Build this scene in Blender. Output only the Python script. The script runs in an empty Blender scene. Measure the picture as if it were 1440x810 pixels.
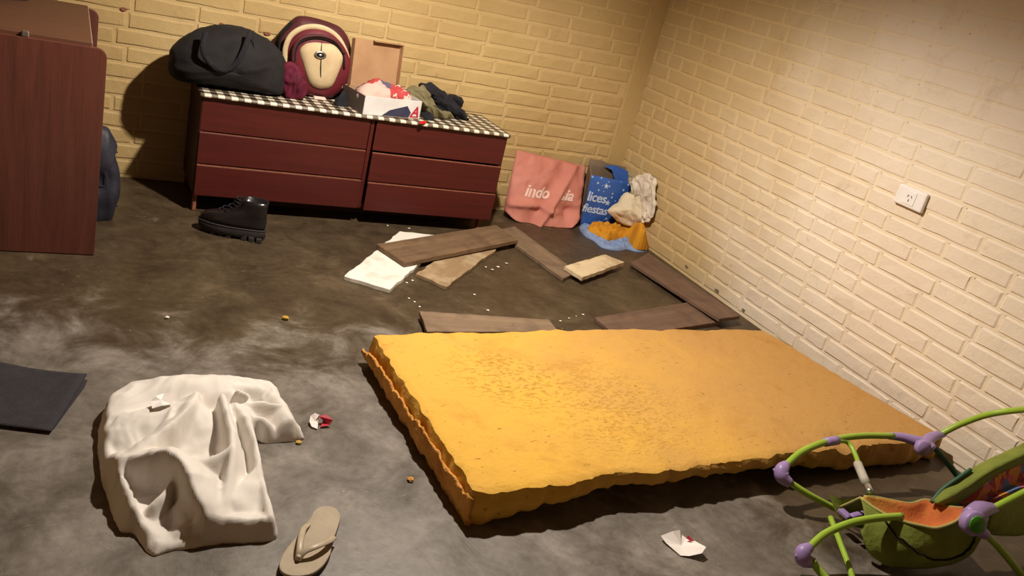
import bpy, bmesh, math, random
import numpy as np
from mathutils import Vector, Matrix, noise as mnoise
random.seed(7)
SC = bpy.context.scene
COL = SC.collection

# ------------------------------------------------------------------ camera
H = 1.32                                   # camera height (m)
F = 1206.57                                # focal length in px of a 1440x810 frame
CR = Vector((0.87970146, -0.41667042, 0.22915302))     # camera right
CU = Vector((-0.03424074, 0.42513879, 0.90448028))     # camera up
CF = Vector((0.47429202, 0.80351899, -0.35972811))     # camera forward
cd = bpy.data.cameras.new('camera'); cam = bpy.data.objects.new('camera', cd); COL.objects.link(cam)
cd.sensor_fit = 'HORIZONTAL'; cd.sensor_width = 36; cd.lens = 36 * F / 1440; cd.clip_start = 0.02
mw = Matrix((CR, CU, -CF)).transposed().to_4x4(); mw.translation = (0, 0, H)
cam.matrix_world = mw
SC.camera = cam

# ------------------------------------------------------------------ world, exposure
W = bpy.data.worlds.new('world'); SC.world = W; W.use_nodes = True
W.node_tree.nodes['Background'].inputs[0].default_value = (0.05, 0.045, 0.04, 1)
W.node_tree.nodes['Background'].inputs[1].default_value = 0.3
SC.view_settings.view_transform = 'Standard'; SC.view_settings.look = 'None'
SC.view_settings.gamma = 1; SC.view_settings.use_curve_mapping = False
SC.view_settings.exposure = 0.0

# the bare bulb over the middle of the floor: light thrown mostly downward by its socket
LAMP = (1.18, 2.46, 1.95)
ld = bpy.data.lights.new('bulb_light', 'SPOT'); ld.energy = 228; ld.color = (1.0, 0.91, 0.79)
ld.shadow_soft_size = 0.035; ld.spot_size = math.radians(158); ld.spot_blend = 0.6
lo = bpy.data.objects.new('bulb_light', ld); COL.objects.link(lo); lo.location = (LAMP[0], LAMP[1], LAMP[2] - 0.04)
ld2 = bpy.data.lights.new('bulb_glow', 'POINT'); ld2.energy = 9; ld2.color = (1.0, 0.86, 0.68); ld2.shadow_soft_size = 0.045
lo2 = bpy.data.objects.new('bulb_glow', ld2); COL.objects.link(lo2); lo2.location = (LAMP[0], LAMP[1], LAMP[2] - 0.05)

# ------------------------------------------------------------------ pixel helpers
def ray(px, py): return CR * ((px - 720) / F) - CU * ((py - 405) / F) + CF
def FL(px, py, z=0.0):
    d = ray(px, py); t = (z - H) / d.z
    return Vector((d.x * t, d.y * t, z))
def AY(px, py, y):
    d = ray(px, py); t = y / d.y
    return Vector((d.x * t, y, H + d.z * t))
def AX(px, py, x):
    d = ray(px, py); t = x / d.x
    return Vector((x, d.y * t, H + d.z * t))
XW = 2.864      # right wall plane
YB = 3.99       # back wall plane
XL, YF, ZC = -1.25, -0.9, 2.55

# ------------------------------------------------------------------ materials
def srgb(r, g, b):
    f = lambda c: (c / 255 / 12.92) if c / 255 <= 0.04045 else ((c / 255 + 0.055) / 1.055) ** 2.4
    return (f(r), f(g), f(b), 1)
class NT:
    def __init__(s, name):
        s.m = bpy.data.materials.new(name); s.m.use_nodes = True; s.t = s.m.node_tree
        s.b = s.t.nodes['Principled BSDF']
    def n(s, typ, **kw):
        nd = s.t.nodes.new(typ)
        for k, v in kw.items():
            if k.startswith('_'): setattr(nd, k[1:], v)
            else: nd.inputs[k.replace('__', ' ')].default_value = v
        return nd
    def l(s, a, b): s.t.links.new(a, b)
    def ramp(s, src, stops):
        r = s.t.nodes.new('ShaderNodeValToRGB'); e = r.color_ramp.elements
        while len(e) < len(stops): e.new(0.5)
        for el, (p, c) in zip(e, stops): el.position = p; el.color = c if len(c) == 4 else (*c, 1)
        s.l(src, r.inputs[0]); return r.outputs[0]
    def mix(s, fac, a, b, mode='MIX'):
        m = s.t.nodes.new('ShaderNodeMix'); m.data_type = 'RGBA'; m.blend_type = mode
        for v, i in ((fac, 0), (a, 6), (b, 7)):
            if hasattr(v, 'links'): s.l(v, m.inputs[i])
            else: m.inputs[i].default_value = v
        return m.outputs[2]
    def math(s, op, a, b=0.0, clamp=False):
        m = s.t.nodes.new('ShaderNodeMath'); m.operation = op; m.use_clamp = clamp
        for v, i in ((a, 0), (b, 1)):
            if hasattr(v, 'links'): s.l(v, m.inputs[i])
            else: m.inputs[i].default_value = v
        return m.outputs[0]
    def coord(s, kind='Object'):
        return s.n('ShaderNodeTexCoord').outputs[kind]
    def pos(s): return s.n('ShaderNodeNewGeometry').outputs['Position']
    def noise(s, vec, scale, detail=4, rough=0.55, dist=0.0):
        nd = s.n('ShaderNodeTexNoise', Scale=scale, Detail=detail, Roughness=rough, Distortion=dist)
        s.l(vec, nd.inputs['Vector']); return nd.outputs['Fac']
    def map(s, vec, scale=(1, 1, 1), rot=(0, 0, 0), loc=(0, 0, 0)):
        nd = s.n('ShaderNodeMapping'); nd.inputs['Scale'].default_value = scale
        nd.inputs['Rotation'].default_value = rot; nd.inputs['Location'].default_value = loc
        s.l(vec, nd.inputs['Vector']); return nd.outputs[0]
    def bump(s, h, strength=0.3, dist=0.01, prev=None):
        nd = s.n('ShaderNodeBump', Strength=strength, Distance=dist); s.l(h, nd.inputs['Height'])
        if prev is not None: s.l(prev, nd.inputs['Normal'])
        s.l(nd.outputs[0], s.b.inputs['Normal']); return nd.outputs[0]
    def blob(s, pos, c, r, soft=0.6):
        """0..1 mask round a world point"""
        v = s.t.nodes.new('ShaderNodeVectorMath'); v.operation = 'DISTANCE'
        s.l(pos, v.inputs[0]); v.inputs[1].default_value = c
        m = s.n('ShaderNodeMapRange', _interpolation_type='SMOOTHSTEP')
        m.inputs[1].default_value = r; m.inputs[2].default_value = r * (1 - soft)
        s.l(v.outputs['Value'], m.inputs[0]); return m.outputs[0]
def simple(name, c1, c2=None, rough=0.7, scale=30, bump=0.2, bscale=None, bdist=0.004, metal=0, spec=0.4, sheen=0):
    k = NT(name); k.b.inputs['Roughness'].default_value = rough; k.b.inputs['Metallic'].default_value = metal
    k.b.inputs['Specular IOR Level'].default_value = spec
    if sheen: k.b.inputs['Sheen Weight'].default_value = sheen
    c = k.coord(); f = k.noise(c, scale)
    k.l(k.ramp(f, [(0.3, c1), (0.7, c2 or c1)]), k.b.inputs['Base Color'])
    if bump: k.bump(k.noise(c, bscale or scale * 4, 3), bump, bdist)
    return k.m
def wood(name, c1, c2, axis=0, rough=0.5, scale=8, coat=0.0, dirt=None, spec=0.4):
    k = NT(name); c = k.coord(); s = [14, 14, 14]; s[axis] = 0.7
    f = k.noise(k.map(c, tuple(s)), scale * 0.35, 6, 0.6, 0.6)
    f2 = k.noise(k.map(c, tuple(x * 3 for x in s)), scale, 2)
    g = k.math('ADD', k.math('MULTIPLY', f, 0.7), k.math('MULTIPLY', f2, 0.3))
    col = k.ramp(g, [(0.32, c1), (0.68, c2)])
    if dirt is not None:
        d = k.ramp(k.noise(c, 9, 5, 0.65), [(0.5, (0, 0, 0)), (0.68, (1, 1, 1))])
        col = k.mix(k.math('MULTIPLY', d, 0.55), col, dirt)
    k.l(col, k.b.inputs['Base Color']); k.b.inputs['Roughness'].default_value = rough
    k.b.inputs['Specular IOR Level'].default_value = spec
    k.b.inputs['Coat Weight'].default_value = coat; k.b.inputs['Coat Roughness'].default_value = 0.3
    k.bump(g, 0.25, 0.002); return k.m

def wall_paint(name, base, base2, yellow=None):
    k = NT(name); p = k.pos()
    big = k.noise(p, 1.7, 4); fine = k.noise(p, 26, 5, 0.65)
    col = k.ramp(big, [(0.3, base), (0.7, base2)])
    if yellow is not None:                       # blends to a yellower colour towards the far corner
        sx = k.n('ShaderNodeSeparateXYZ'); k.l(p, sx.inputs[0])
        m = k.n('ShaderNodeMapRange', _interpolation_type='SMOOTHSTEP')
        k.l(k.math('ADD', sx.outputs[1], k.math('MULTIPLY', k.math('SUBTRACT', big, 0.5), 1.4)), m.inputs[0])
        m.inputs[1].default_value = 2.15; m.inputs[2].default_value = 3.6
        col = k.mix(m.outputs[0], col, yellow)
    st = k.ramp(k.noise(p, 5.5, 6, 0.7, 0.4), [(0.56, (0, 0, 0)), (0.78, (1, 1, 1))])
    col = k.mix(k.math('MULTIPLY', st, 0.35), col, srgb(150, 112, 62))
    sp = k.ramp(fine, [(0.25, srgb(120, 90, 55)), (0.36, (1, 1, 1, 1))])
    col = k.mix(0.25, col, sp, 'MULTIPLY')
    k.l(col, k.b.inputs['Base Color']); k.b.inputs['Roughness'].default_value = 0.62
    k.b.inputs['Specular IOR Level'].default_value = 0.3
    b1 = k.bump(k.noise(p, 22, 4, 0.6), 0.35, 0.01)
    k.bump(k.noise(p, 130, 3), 0.25, 0.003, b1)
    return k.m
M = {}
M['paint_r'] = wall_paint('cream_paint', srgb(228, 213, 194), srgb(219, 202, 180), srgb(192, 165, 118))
M['paint_b'] = wall_paint('ochre_paint', srgb(196, 168, 116), srgb(180, 150, 99))
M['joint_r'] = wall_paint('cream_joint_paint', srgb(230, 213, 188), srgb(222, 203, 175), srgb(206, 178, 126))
M['joint_b'] = wall_paint('ochre_joint_paint', srgb(206, 178, 126), srgb(190, 160, 108))
M['plaster'] = wall_paint('plain_plaster', srgb(205, 180, 140), srgb(195, 165, 120))
M['ceil'] = simple('ceiling_boards', srgb(130, 110, 90), srgb(110, 92, 74), 0.8, 4)

def floor_mat():
    k = NT('worn_concrete'); p = k.pos()
    a = k.noise(p, 1.3, 6, 0.62, 0.3); b = k.noise(p, 5.0, 6, 0.68, 0.5); c = k.noise(p, 34, 4, 0.6)
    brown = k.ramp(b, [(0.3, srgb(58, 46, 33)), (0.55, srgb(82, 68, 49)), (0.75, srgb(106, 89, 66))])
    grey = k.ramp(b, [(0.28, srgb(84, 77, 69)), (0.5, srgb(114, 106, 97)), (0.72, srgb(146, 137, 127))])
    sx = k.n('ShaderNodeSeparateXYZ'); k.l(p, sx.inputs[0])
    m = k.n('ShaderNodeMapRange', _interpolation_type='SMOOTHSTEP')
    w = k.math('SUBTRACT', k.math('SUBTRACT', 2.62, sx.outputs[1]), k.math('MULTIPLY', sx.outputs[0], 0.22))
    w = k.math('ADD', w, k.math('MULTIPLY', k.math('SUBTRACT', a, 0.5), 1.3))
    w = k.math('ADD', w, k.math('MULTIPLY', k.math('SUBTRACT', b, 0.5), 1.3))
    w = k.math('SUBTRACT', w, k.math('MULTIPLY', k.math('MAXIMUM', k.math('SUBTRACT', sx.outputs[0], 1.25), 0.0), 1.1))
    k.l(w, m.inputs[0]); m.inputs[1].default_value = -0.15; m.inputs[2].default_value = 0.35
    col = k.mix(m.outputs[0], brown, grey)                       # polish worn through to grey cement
    # dark oily patches and pale scuffs
    st = k.ramp(k.noise(p, 2.6, 5, 0.7, 0.8), [(0.52, (0, 0, 0)), (0.68, (1, 1, 1))])
    col = k.mix(k.math('MULTIPLY', st, 0.55), col, srgb(62, 50, 37))
    sc = k.ramp(k.noise(p, 7.5, 8, 0.75, 1.0), [(0.63, (0, 0, 0)), (0.74, (1, 1, 1))])
    col = k.mix(k.math('MULTIPLY', sc, 0.5), col, srgb(170, 158, 140))
    s2 = k.ramp(k.noise(k.map(p, (9, 26, 9), (0, 0, 0.5)), 1.4, 8, 0.75, 1.4), [(0.62, (0, 0, 0)), (0.72, (1, 1, 1))])
    col = k.mix(k.math('MULTIPLY', s2, 0.35), col, srgb(150, 138, 122))
    d2 = k.ramp(k.noise(p, 13, 7, 0.75, 0.8), [(0.30, (1, 1, 1)), (0.42, (0, 0, 0))])
    col = k.mix(k.math('MULTIPLY', d2, 0.5), col, srgb(60, 49, 37))
    sp = k.ramp(k.noise(p, 60, 3, 0.6), [(0.70, (0, 0, 0)), (0.76, (1, 1, 1))])
    col = k.mix(k.math('MULTIPLY', sp, 0.5), col, srgb(188, 178, 162))
    col = k.mix(0.5, col, k.ramp(c, [(0.25, (0.45, 0.42, 0.38)), (0.6, (1, 1, 1))]), 'MULTIPLY')
    k.l(col, k.b.inputs['Base Color'])
    k.l(k.ramp(b, [(0.3, (0.34,) * 3), (0.7, (0.6,) * 3)]), k.b.inputs['Roughness'])
    k.b.inputs['Specular IOR Level'].default_value = 0.4
    b1 = k.bump(b, 0.15, 0.012); k.bump(c, 0.2, 0.003, b1)
    return k.m
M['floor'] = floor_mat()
M['darkred'] = wood('dark_red_lacquer', srgb(70, 23, 19), srgb(87, 30, 24), 0, 0.45, 8)
M['darkred_side'] = wood('dark_red_carcass', srgb(52, 16, 14), srgb(66, 22, 17), 2, 0.5, 8)
M['edge'] = simple('worn_edge', srgb(150, 96, 70), srgb(120, 66, 48), 0.6, 60)
M['veneer'] = wood('brown_veneer', srgb(84, 46, 36), srgb(110, 62, 49), 2, 0.42, 8)
M['veneer_top'] = wood('brown_veneer_top', srgb(86, 53, 38), srgb(106, 68, 50), 0, 0.5, 8)
M['black_fab'] = simple('black_canvas', srgb(21, 19, 20), srgb(31, 28, 28), 0.85, 14, 0.4, 90, 0.004)
M['black_knit'] = simple('black_knit', srgb(22, 21, 26), srgb(34, 32, 38), 0.95, 30, 0.7, 120, 0.006)
M['navy_quilt'] = simple('navy_nylon', srgb(36, 36, 46), srgb(48, 47, 58), 0.55, 20, 0.3, 60)
M['mat_fab'] = simple('charcoal_felt', srgb(44, 41, 45), srgb(54, 50, 54), 0.95, 40, 0.6, 200, 0.003)
M['burgundy'] = simple('burgundy_nylon', srgb(112, 34, 44), srgb(92, 24, 34), 0.6, 12, 0.3, 80)
M['maroon'] = simple('maroon_nylon', srgb(84, 30, 36), srgb(66, 22, 28), 0.6, 12, 0.3, 80)
M['wine'] = simple('wine_cloth', srgb(104, 12, 46), srgb(80, 8, 34), 0.8, 12, 0.4, 60)
M['beige'] = simple('beige_nylon', srgb(206, 184, 146), srgb(188, 164, 126), 0.65, 12, 0.3, 60)
M['metal'] = simple('silver_metal', srgb(200, 196, 190), srgb(170, 166, 160), 0.3, 40, 0, metal=0.9)
M['dark'] = simple('dark_hollow', srgb(14, 12, 12), srgb(22, 19, 18), 0.9, 20, 0)
M['card'] = simple('kraft_cardboard', srgb(176, 138, 102), srgb(160, 122, 88), 0.85, 10, 0.15, 80)
M['white_card'] = simple('white_coated_card', srgb(226, 222, 220), srgb(208, 204, 202), 0.55, 12, 0.1)
M['grey_card'] = simple('grey_coated_card', srgb(104, 92, 84), srgb(84, 74, 68), 0.6, 12, 0.1)
M['navy_ink'] = simple('navy_ink', srgb(62, 66, 92), srgb(44, 46, 66), 0.55, 20, 0)
M['red_ink'] = simple('red_ink', srgb(186, 44, 62), srgb(166, 34, 52), 0.55, 20, 0)
M['red'] = simple('red_plastic', srgb(214, 22, 30), srgb(190, 16, 24), 0.45, 20, 0)
M['olive'] = simple('olive_cotton', srgb(126, 116, 84), srgb(104, 95, 68), 0.9, 20, 0.4, 90)
M['leather'] = simple('black_leather', srgb(24, 20, 22), srgb(36, 31, 32), 0.28, 20, 0.35, 70, 0.003, spec=0.6)
M['rubber'] = simple('black_rubber', srgb(40, 36, 36), srgb(54, 48, 46), 0.7, 30, 0.3)
M['pink'] = simple('salmon_nonwoven', srgb(208, 136, 120), srgb(194, 120, 104), 0.75, 7, 0.25, 160, 0.002)
M['text_pale'] = simple('pale_print', srgb(238, 210, 198), srgb(232, 200, 188), 0.6, 30, 0)
M['blue_back'] = simple('plain_blue_paper', srgb(52, 96, 176), srgb(44, 84, 160), 0.5, 6, 0.1)
M['star_white'] = simple('white_print', srgb(206, 222, 244), srgb(190, 208, 236), 0.5, 30, 0)
M['bag_inside'] = simple('taupe_paper', srgb(132, 112, 92), srgb(112, 94, 76), 0.8, 8, 0.1)
M['cream_cloth'] = simple('cream_cotton', srgb(224, 208, 178), srgb(208, 190, 158), 0.9, 10, 0.4, 90)
M['white_cloth'] = simple('offwhite_cotton', srgb(226, 214, 196), srgb(206, 192, 172), 0.9, 10, 0.4, 90)
M['yellow_cloth'] = simple('mustard_jersey', srgb(214, 150, 32), srgb(196, 130, 24), 0.85, 14, 0.4, 90)
M['blue_cloth'] = simple('light_blue_cotton', srgb(142, 164, 204), srgb(118, 140, 184), 0.88, 14, 0.4, 90)
M['fleece'] = simple('offwhite_fleece', srgb(226, 219, 211), srgb(212, 203, 194), 0.95, 9, 0.35, 420, 0.002, spec=0.1, sheen=0.2)
M['paper'] = simple('white_paper', srgb(238, 230, 224), srgb(230, 220, 214), 0.8, 20, 0.1)
M['sole'] = simple('taupe_foam_rubber', srgb(176, 160, 136), srgb(158, 142, 118), 0.7, 16, 0.4, 200, 0.002)
M['strap'] = simple('beige_strap', srgb(186, 170, 146), srgb(170, 154, 130), 0.4, 20, 0)
M['plastic_white'] = simple('white_plastic', srgb(232, 226, 222), srgb(226, 220, 215), 0.35, 20, 0)
M['yellow_bit'] = simple('yellow_crumb', srgb(200, 164, 70), srgb(180, 140, 50), 0.8, 40)
M['lime'] = simple('lime_tube', srgb(156, 186, 62), srgb(142, 172, 52), 0.38, 14, 0)
M['lilac'] = simple('lilac_plastic', srgb(162, 136, 186), srgb(146, 120, 170), 0.42, 14, 0)
M['grip'] = simple('grey_grip', srgb(190, 182, 166), srgb(170, 162, 148), 0.6, 20, 0)
M['green_fab'] = simple('green_fabric', srgb(132, 140, 54), srgb(104, 114, 40), 0.85, 9, 0.5, 50, 0.006)
M['green_piping'] = simple('pale_green_piping', srgb(176, 170, 100), srgb(160, 152, 84), 0.7, 14, 0.2)
M['green_disc'] = simple('green_disc', srgb(76, 150, 40), srgb(66, 134, 34), 0.4, 14, 0)
M['teal'] = simple('teal_webbing', srgb(62, 100, 74), srgb(48, 84, 62), 0.6, 14, 0.2)
M['glass'] = NT('lit_bulb').m
_b = M['glass'].node_tree.nodes['Principled BSDF']; _b.inputs['Emission Color'].default_value = (1, 0.85, 0.65, 1); _b.inputs['Emission Strength'].default_value = 6
def board_mat(name, c1, c2, dirt, rough=0.75): return wood(name, c1, c2, 0, rough, 8, 0, dirt)
M['board'] = board_mat('weathered_brown_board', srgb(96, 74, 54), srgb(134, 106, 78), srgb(82, 62, 46))
M['board2'] = board_mat('dusty_brown_board', srgb(112, 92, 72), srgb(142, 118, 94), srgb(92, 74, 58))
M['board3'] = board_mat('reddish_brown_board', srgb(92, 70, 56), srgb(118, 92, 74), srgb(80, 60, 49))
M['board_pale'] = board_mat('flaking_cream_board', srgb(206, 184, 148), srgb(224, 204, 168), srgb(150, 122, 88))
M['board_white'] = board_mat('white_painted_board', srgb(226, 220, 208), srgb(238, 233, 222), srgb(176, 168, 152))
M['board_dirty'] = board_mat('cement_stained_board', srgb(138, 112, 82), srgb(160, 134, 100), srgb(196, 176, 146))

def foam_mat():
    k = NT('yellow_foam'); p = k.pos()
    a = k.noise(p, 2.2, 5, 0.6, 0.3); b = k.noise(p, 14, 6, 0.7); c = k.noise(p, 70, 3)
    sx = k.n('ShaderNodeSeparateXYZ'); k.l(p, sx.inputs[0])
    col = k.ramp(a, [(0.3, srgb(218, 168, 66)), (0.65, srgb(208, 160, 74))])
    # aged and browned towards the wall end
    m = k.n('ShaderNodeMapRange', _interpolation_type='SMOOTHSTEP')
    k.l(k.math('ADD', sx.outputs[0], k.math('MULTIPLY', k.math('SUBTRACT', a, 0.5), 1.3)), m.inputs[0])
    m.inputs[1].default_value = 1.15; m.inputs[2].default_value = 2.3
    col = k.mix(m.outputs[0], col, srgb(186, 141, 80))
    d = k.ramp(k.noise(p, 4.5, 7, 0.72, 0.5), [(0.52, (0, 0, 0)), (0.74, (1, 1, 1))])
    col = k.mix(k.math('MULTIPLY', d, 0.45), col, srgb(164, 112, 42))
    s = k.ramp(k.noise(k.map(p, (18, 42, 18), (0, 0, -0.5)), 1.6, 4, 0.6), [(0.64, (0, 0, 0)), (0.70, (1, 1, 1))])
    col = k.mix(k.math('MULTIPLY', s, 0.6), col, srgb(122, 80, 30))
    s3 = k.ramp(k.noise(p, 24, 5, 0.7), [(0.66, (0, 0, 0)), (0.71, (1, 1, 1))])
    col = k.mix(k.math('MULTIPLY', s3, 0.45), col, srgb(110, 72, 30))
    # crumbled pits around the worn middle
    pit = k.ramp(k.noise(k.map(p, (34, 60, 34), (0, 0, -0.4)), 1.5, 3, 0.6), [(0.54, (0, 0, 0)), (0.64, (1, 1, 1))])
    msk = k.math('ADD', k.blob(p, FL(705, 530, 0.1), 0.24, 0.8), k.math('MULTIPLY', k.blob(p, FL(850, 570, 0.1), 0.42, 0.9), 0.55), True)
    pm = k.math('MULTIPLY', pit, msk)
    col = k.mix(k.math('MULTIPLY', pm, 0.4), col, srgb(170, 120, 44))
    k.l(col, k.b.inputs['Base Color']); k.b.inputs['Roughness'].default_value = 0.85
    k.b.inputs['Specular IOR Level'].default_value = 0.2
    hgt = k.math('SUBTRACT', k.math('ADD', k.math('MULTIPLY', b, 0.6), k.math('MULTIPLY', c, 0.35)), k.math('MULTIPLY', pm, 1.1))
    k.bump(hgt, 0.55, 0.012)
    return k.m
M['foam'] = foam_mat()
M['foam_skin'] = simple('torn_foam_skin', srgb(218, 158, 84), srgb(184, 126, 62), 0.9, 16, 0.9, 60, 0.012, spec=0.1)

def gingham_mat():
    k = NT('gingham_oilcloth'); p = k.pos()
    sx = k.n('ShaderNodeSeparateXYZ'); k.l(k.map(p, rot=(0, 0, 0.0)), sx.inputs[0])
    q = 0.052
    sa = k.math('GREATER_THAN', k.math('FRACT', k.math('DIVIDE', sx.outputs[0], q)), 0.5)
    sb = k.math('GREATER_THAN', k.math('FRACT', k.math('DIVIDE', sx.outputs[1], q)), 0.5)
    s = k.math('MULTIPLY', k.math('ADD', sa, sb), 0.5)
    k.l(k.ramp(s, [(0.0, srgb(226, 216, 196)), (0.5, srgb(112, 98, 82)), (1.0, srgb(38, 32, 26))]), k.b.inputs['Base Color'])
    k.b.inputs['Roughness'].default_value = 0.4; return k.m
M['gingham'] = gingham_mat()
def star_bag_mat():
    k = NT('blue_printed_paper'); p = k.coord(); f = k.noise(p, 8, 3)
    col = k.ramp(f, [(0.3, srgb(46, 86, 164)), (0.7, srgb(60, 104, 184))])
    v = k.n('ShaderNodeTexVoronoi', Scale=30.0); k.l(p, v.inputs['Vector'])
    d = k.math('LESS_THAN', v.outputs['Distance'], 0.14)
    k.l(k.mix(d, col, srgb(188, 210, 240)), k.b.inputs['Base Color']); k.b.inputs['Roughness'].default_value = 0.45
    return k.m
M['blue_star'] = star_bag_mat()
def print_mat(name, scale, stops):
    k = NT(name); p = k.coord()
    v = k.n('ShaderNodeTexVoronoi', Scale=scale); k.l(p, v.inputs['Vector'])
    sp = k.n('ShaderNodeSeparateColor'); k.l(v.outputs['Color'], sp.inputs[0])
    f = k.math('ADD', k.math('MULTIPLY', sp.outputs[0], 0.7), k.math('MULTIPLY', k.noise(p, scale * 1.2, 3), 0.4))
    r = k.ramp(f, stops); r.node.color_ramp.interpolation = 'CONSTANT'
    k.l(r, k.b.inputs['Base Color']); k.b.inputs['Roughness'].default_value = 0.8
    k.bump(k.noise(p, 60, 3), 0.3, 0.004); return k.m
M['tissue'] = print_mat('printed_tissue', 16, [(0.0, srgb(206, 170, 158)), (0.42, srgb(178, 62, 62)), (0.55, srgb(214, 190, 178)), (0.72, srgb(92, 82, 108))])
M['flower'] = print_mat('flowered_cotton', 22, [(0.0, srgb(170, 52, 60)), (0.45, srgb(204, 100, 112)), (0.58, srgb(206, 136, 60)), (0.68, srgb(150, 60, 66)), (0.8, srgb(96, 118, 164))])
def seat_mat():
    k = NT('orange_plush'); p = k.pos()
    sx = k.n('ShaderNodeSeparateXYZ'); k.l(p, sx.inputs[0]); f = k.noise(p, 22, 4)
    m = k.math('ADD', k.math('MULTIPLY', k.math('SUBTRACT', sx.outputs[0], 2.02), 3.2), k.math('MULTIPLY', k.math('SUBTRACT', f, 0.5), 0.9))
    k.l(k.ramp(m, [(0.0, srgb(190, 152, 62)), (0.5, srgb(190, 110, 50)), (1.0, srgb(172, 80, 42))]), k.b.inputs['Base Color'])
    k.b.inputs['Roughness'].default_value = 0.95; k.bump(k.noise(p, 120, 3), 0.5, 0.004); return k.m
M['seat'] = seat_mat()

# ------------------------------------------------------------------ object helpers
def link(o, parent=None):
    COL.objects.link(o)
    if parent is not None:
        o.parent = parent
        if o.type != 'EMPTY' or True: o.matrix_parent_inverse = parent.matrix_basis.inverted()
    return o
def mesh(name, verts, faces, mat, parent=None, smooth=False, uvless=True):
    me = bpy.data.meshes.new(name); me.from_pydata([tuple(v) for v in verts], [], [tuple(f) for f in faces]); me.update()
    if smooth: me.polygons.foreach_set('use_smooth', [True] * len(me.polygons))
    me.materials.append(M[mat] if isinstance(mat, str) else mat)
    return link(bpy.data.objects.new(name, me), parent)
def bmobj(name, bm, mat, parent=None, smooth=False):
    bmesh.ops.recalc_face_normals(bm, faces=bm.faces)
    me = bpy.data.meshes.new(name); bm.to_mesh(me); bm.free()
    if smooth: me.polygons.foreach_set('use_smooth', [True] * len(me.polygons))
    me.materials.append(M[mat]); return link(bpy.data.objects.new(name, me), parent)
def empty(name, loc, label=None, cat=None, group=None):
    o = bpy.data.objects.new(name, None); o.location = loc; o.empty_display_size = 0.05; COL.objects.link(o)
    if label: tag(o, label, cat, group)
    return o
def tag(o, label, cat, group=None):
    o['label'] = label; o['category'] = cat
    if group: o['group'] = group
    return o
def struct(o): o['kind'] = 'structure'; return o
def box_bm(lo, hi, bev=0.0, seg=1):
    bm = bmesh.new()
    v = [bm.verts.new((x, y, z)) for z in (lo[2], hi[2]) for y in (lo[1], hi[1]) for x in (lo[0], hi[0])]
    for f in ((0, 2, 3, 1), (4, 5, 7, 6), (0, 1, 5, 4), (2, 6, 7, 3), (0, 4, 6, 2), (1, 3, 7, 5)): bm.faces.new([v[i] for i in f])
    if bev: bmesh.ops.bevel(bm, geom=bm.edges[:], offset=bev, segments=seg, affect='EDGES', profile=0.5)
    return bm
def box(name, lo, hi, mat, parent=None, bev=0.0, seg=1): return bmobj(name, box_bm(lo, hi, bev, seg), mat, parent)
def crspline(pts, n=8):
    P = [Vector(p) for p in pts]
    if len(P) < 3: return [P[0].lerp(P[-1], i / n) for i in range(n + 1)]
    out = []
    for i in range(len(P) - 1):
        p0 = P[i - 1] if i else P[0] * 2 - P[1]; p1, p2 = P[i], P[i + 1]
        p3 = P[i + 2] if i + 2 < len(P) else P[-1] * 2 - P[-2]
        for j in range(n):
            t = j / n
            out.append(0.5 * ((2 * p1) + (p2 - p0) * t + (2 * p0 - 5 * p1 + 4 * p2 - p3) * t * t + (3 * p1 - p0 - 3 * p2 + p3) * t ** 3))
    out.append(P[-1]); return out
def sweep(path, rad, k=10, flat=1.0, up=None):
    """verts, faces of a tube along path; rad number or list; flat squashes along the second axis"""
    V, Fc = [], []; n = len(path); prev = up or Vector((0, 0, 1))
    for i, p in enumerate(path):
        t = (path[min(i + 1, n - 1)] - path[max(i - 1, 0)]).normalized()
        a = prev - t * prev.dot(t)
        if a.length < 1e-4: a = Vector((1, 0, 0)) - t * t.x
        a.normalize(); b = t.cross(a); prev = a if up is None else up
        r = rad[i] if isinstance(rad, (list, tuple)) else rad
        for j in range(k):
            th = 2 * math.pi * j / k
            V.append(p + b * (math.cos(th) * r) + a * (math.sin(th) * r * flat))
    for i in range(n - 1):
        for j in range(k): Fc.append((i * k + j, i * k + (j + 1) % k, (i + 1) * k + (j + 1) % k, (i + 1) * k + j))
    Fc.append(tuple(range(k - 1, -1, -1))); Fc.append(tuple((n - 1) * k + j for j in range(k)))
    return V, Fc
def tube(name, pts, rad, mat, parent=None, k=10, n=8, flat=1.0, up=None, spline=True):
    path = crspline(pts, n) if spline else [Vector(p) for p in pts]
    if isinstance(rad, (list, tuple)):
        m = len(rad) - 1; L = len(path) - 1
        rr = []
        for i in range(L + 1):
            x = i / L * m; a = min(int(x), m - 1); rr.append(rad[a] + (rad[a + 1] - rad[a]) * (x - a))
        rad = rr
    V, Fc = sweep(path, rad, k, flat, up); return mesh(name, V, Fc, mat, parent, True)
def loft(name, rings, mat, parent=None, cap=(True, True), smooth=True):
    k = len(rings[0]); V = [v for r in rings for v in r]; Fc = []
    for i in range(len(rings) - 1):
        for j in range(k): Fc.append((i * k + j, i * k + (j + 1) % k, (i + 1) * k + (j + 1) % k, (i + 1) * k + j))
    if cap[0]: Fc.append(tuple(range(k - 1, -1, -1)))
    if cap[1]: Fc.append(tuple((len(rings) - 1) * k + j for j in range(k)))
    return mesh(name, V, Fc, mat, parent, smooth)
def smooth_closed(pts, n=6):
    P = [Vector(p) for p in pts]; m = len(P); out = []
    for i in range(m):
        p0, p1, p2, p3 = P[i - 1], P[i], P[(i + 1) % m], P[(i + 2) % m]
        for j in range(n):
            t = j / n
            out.append(0.5 * ((2 * p1) + (p2 - p0) * t + (2 * p0 - 5 * p1 + 4 * p2 - p3) * t * t + (3 * p1 - p0 - 3 * p2 + p3) * t ** 3))
    return out
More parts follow.
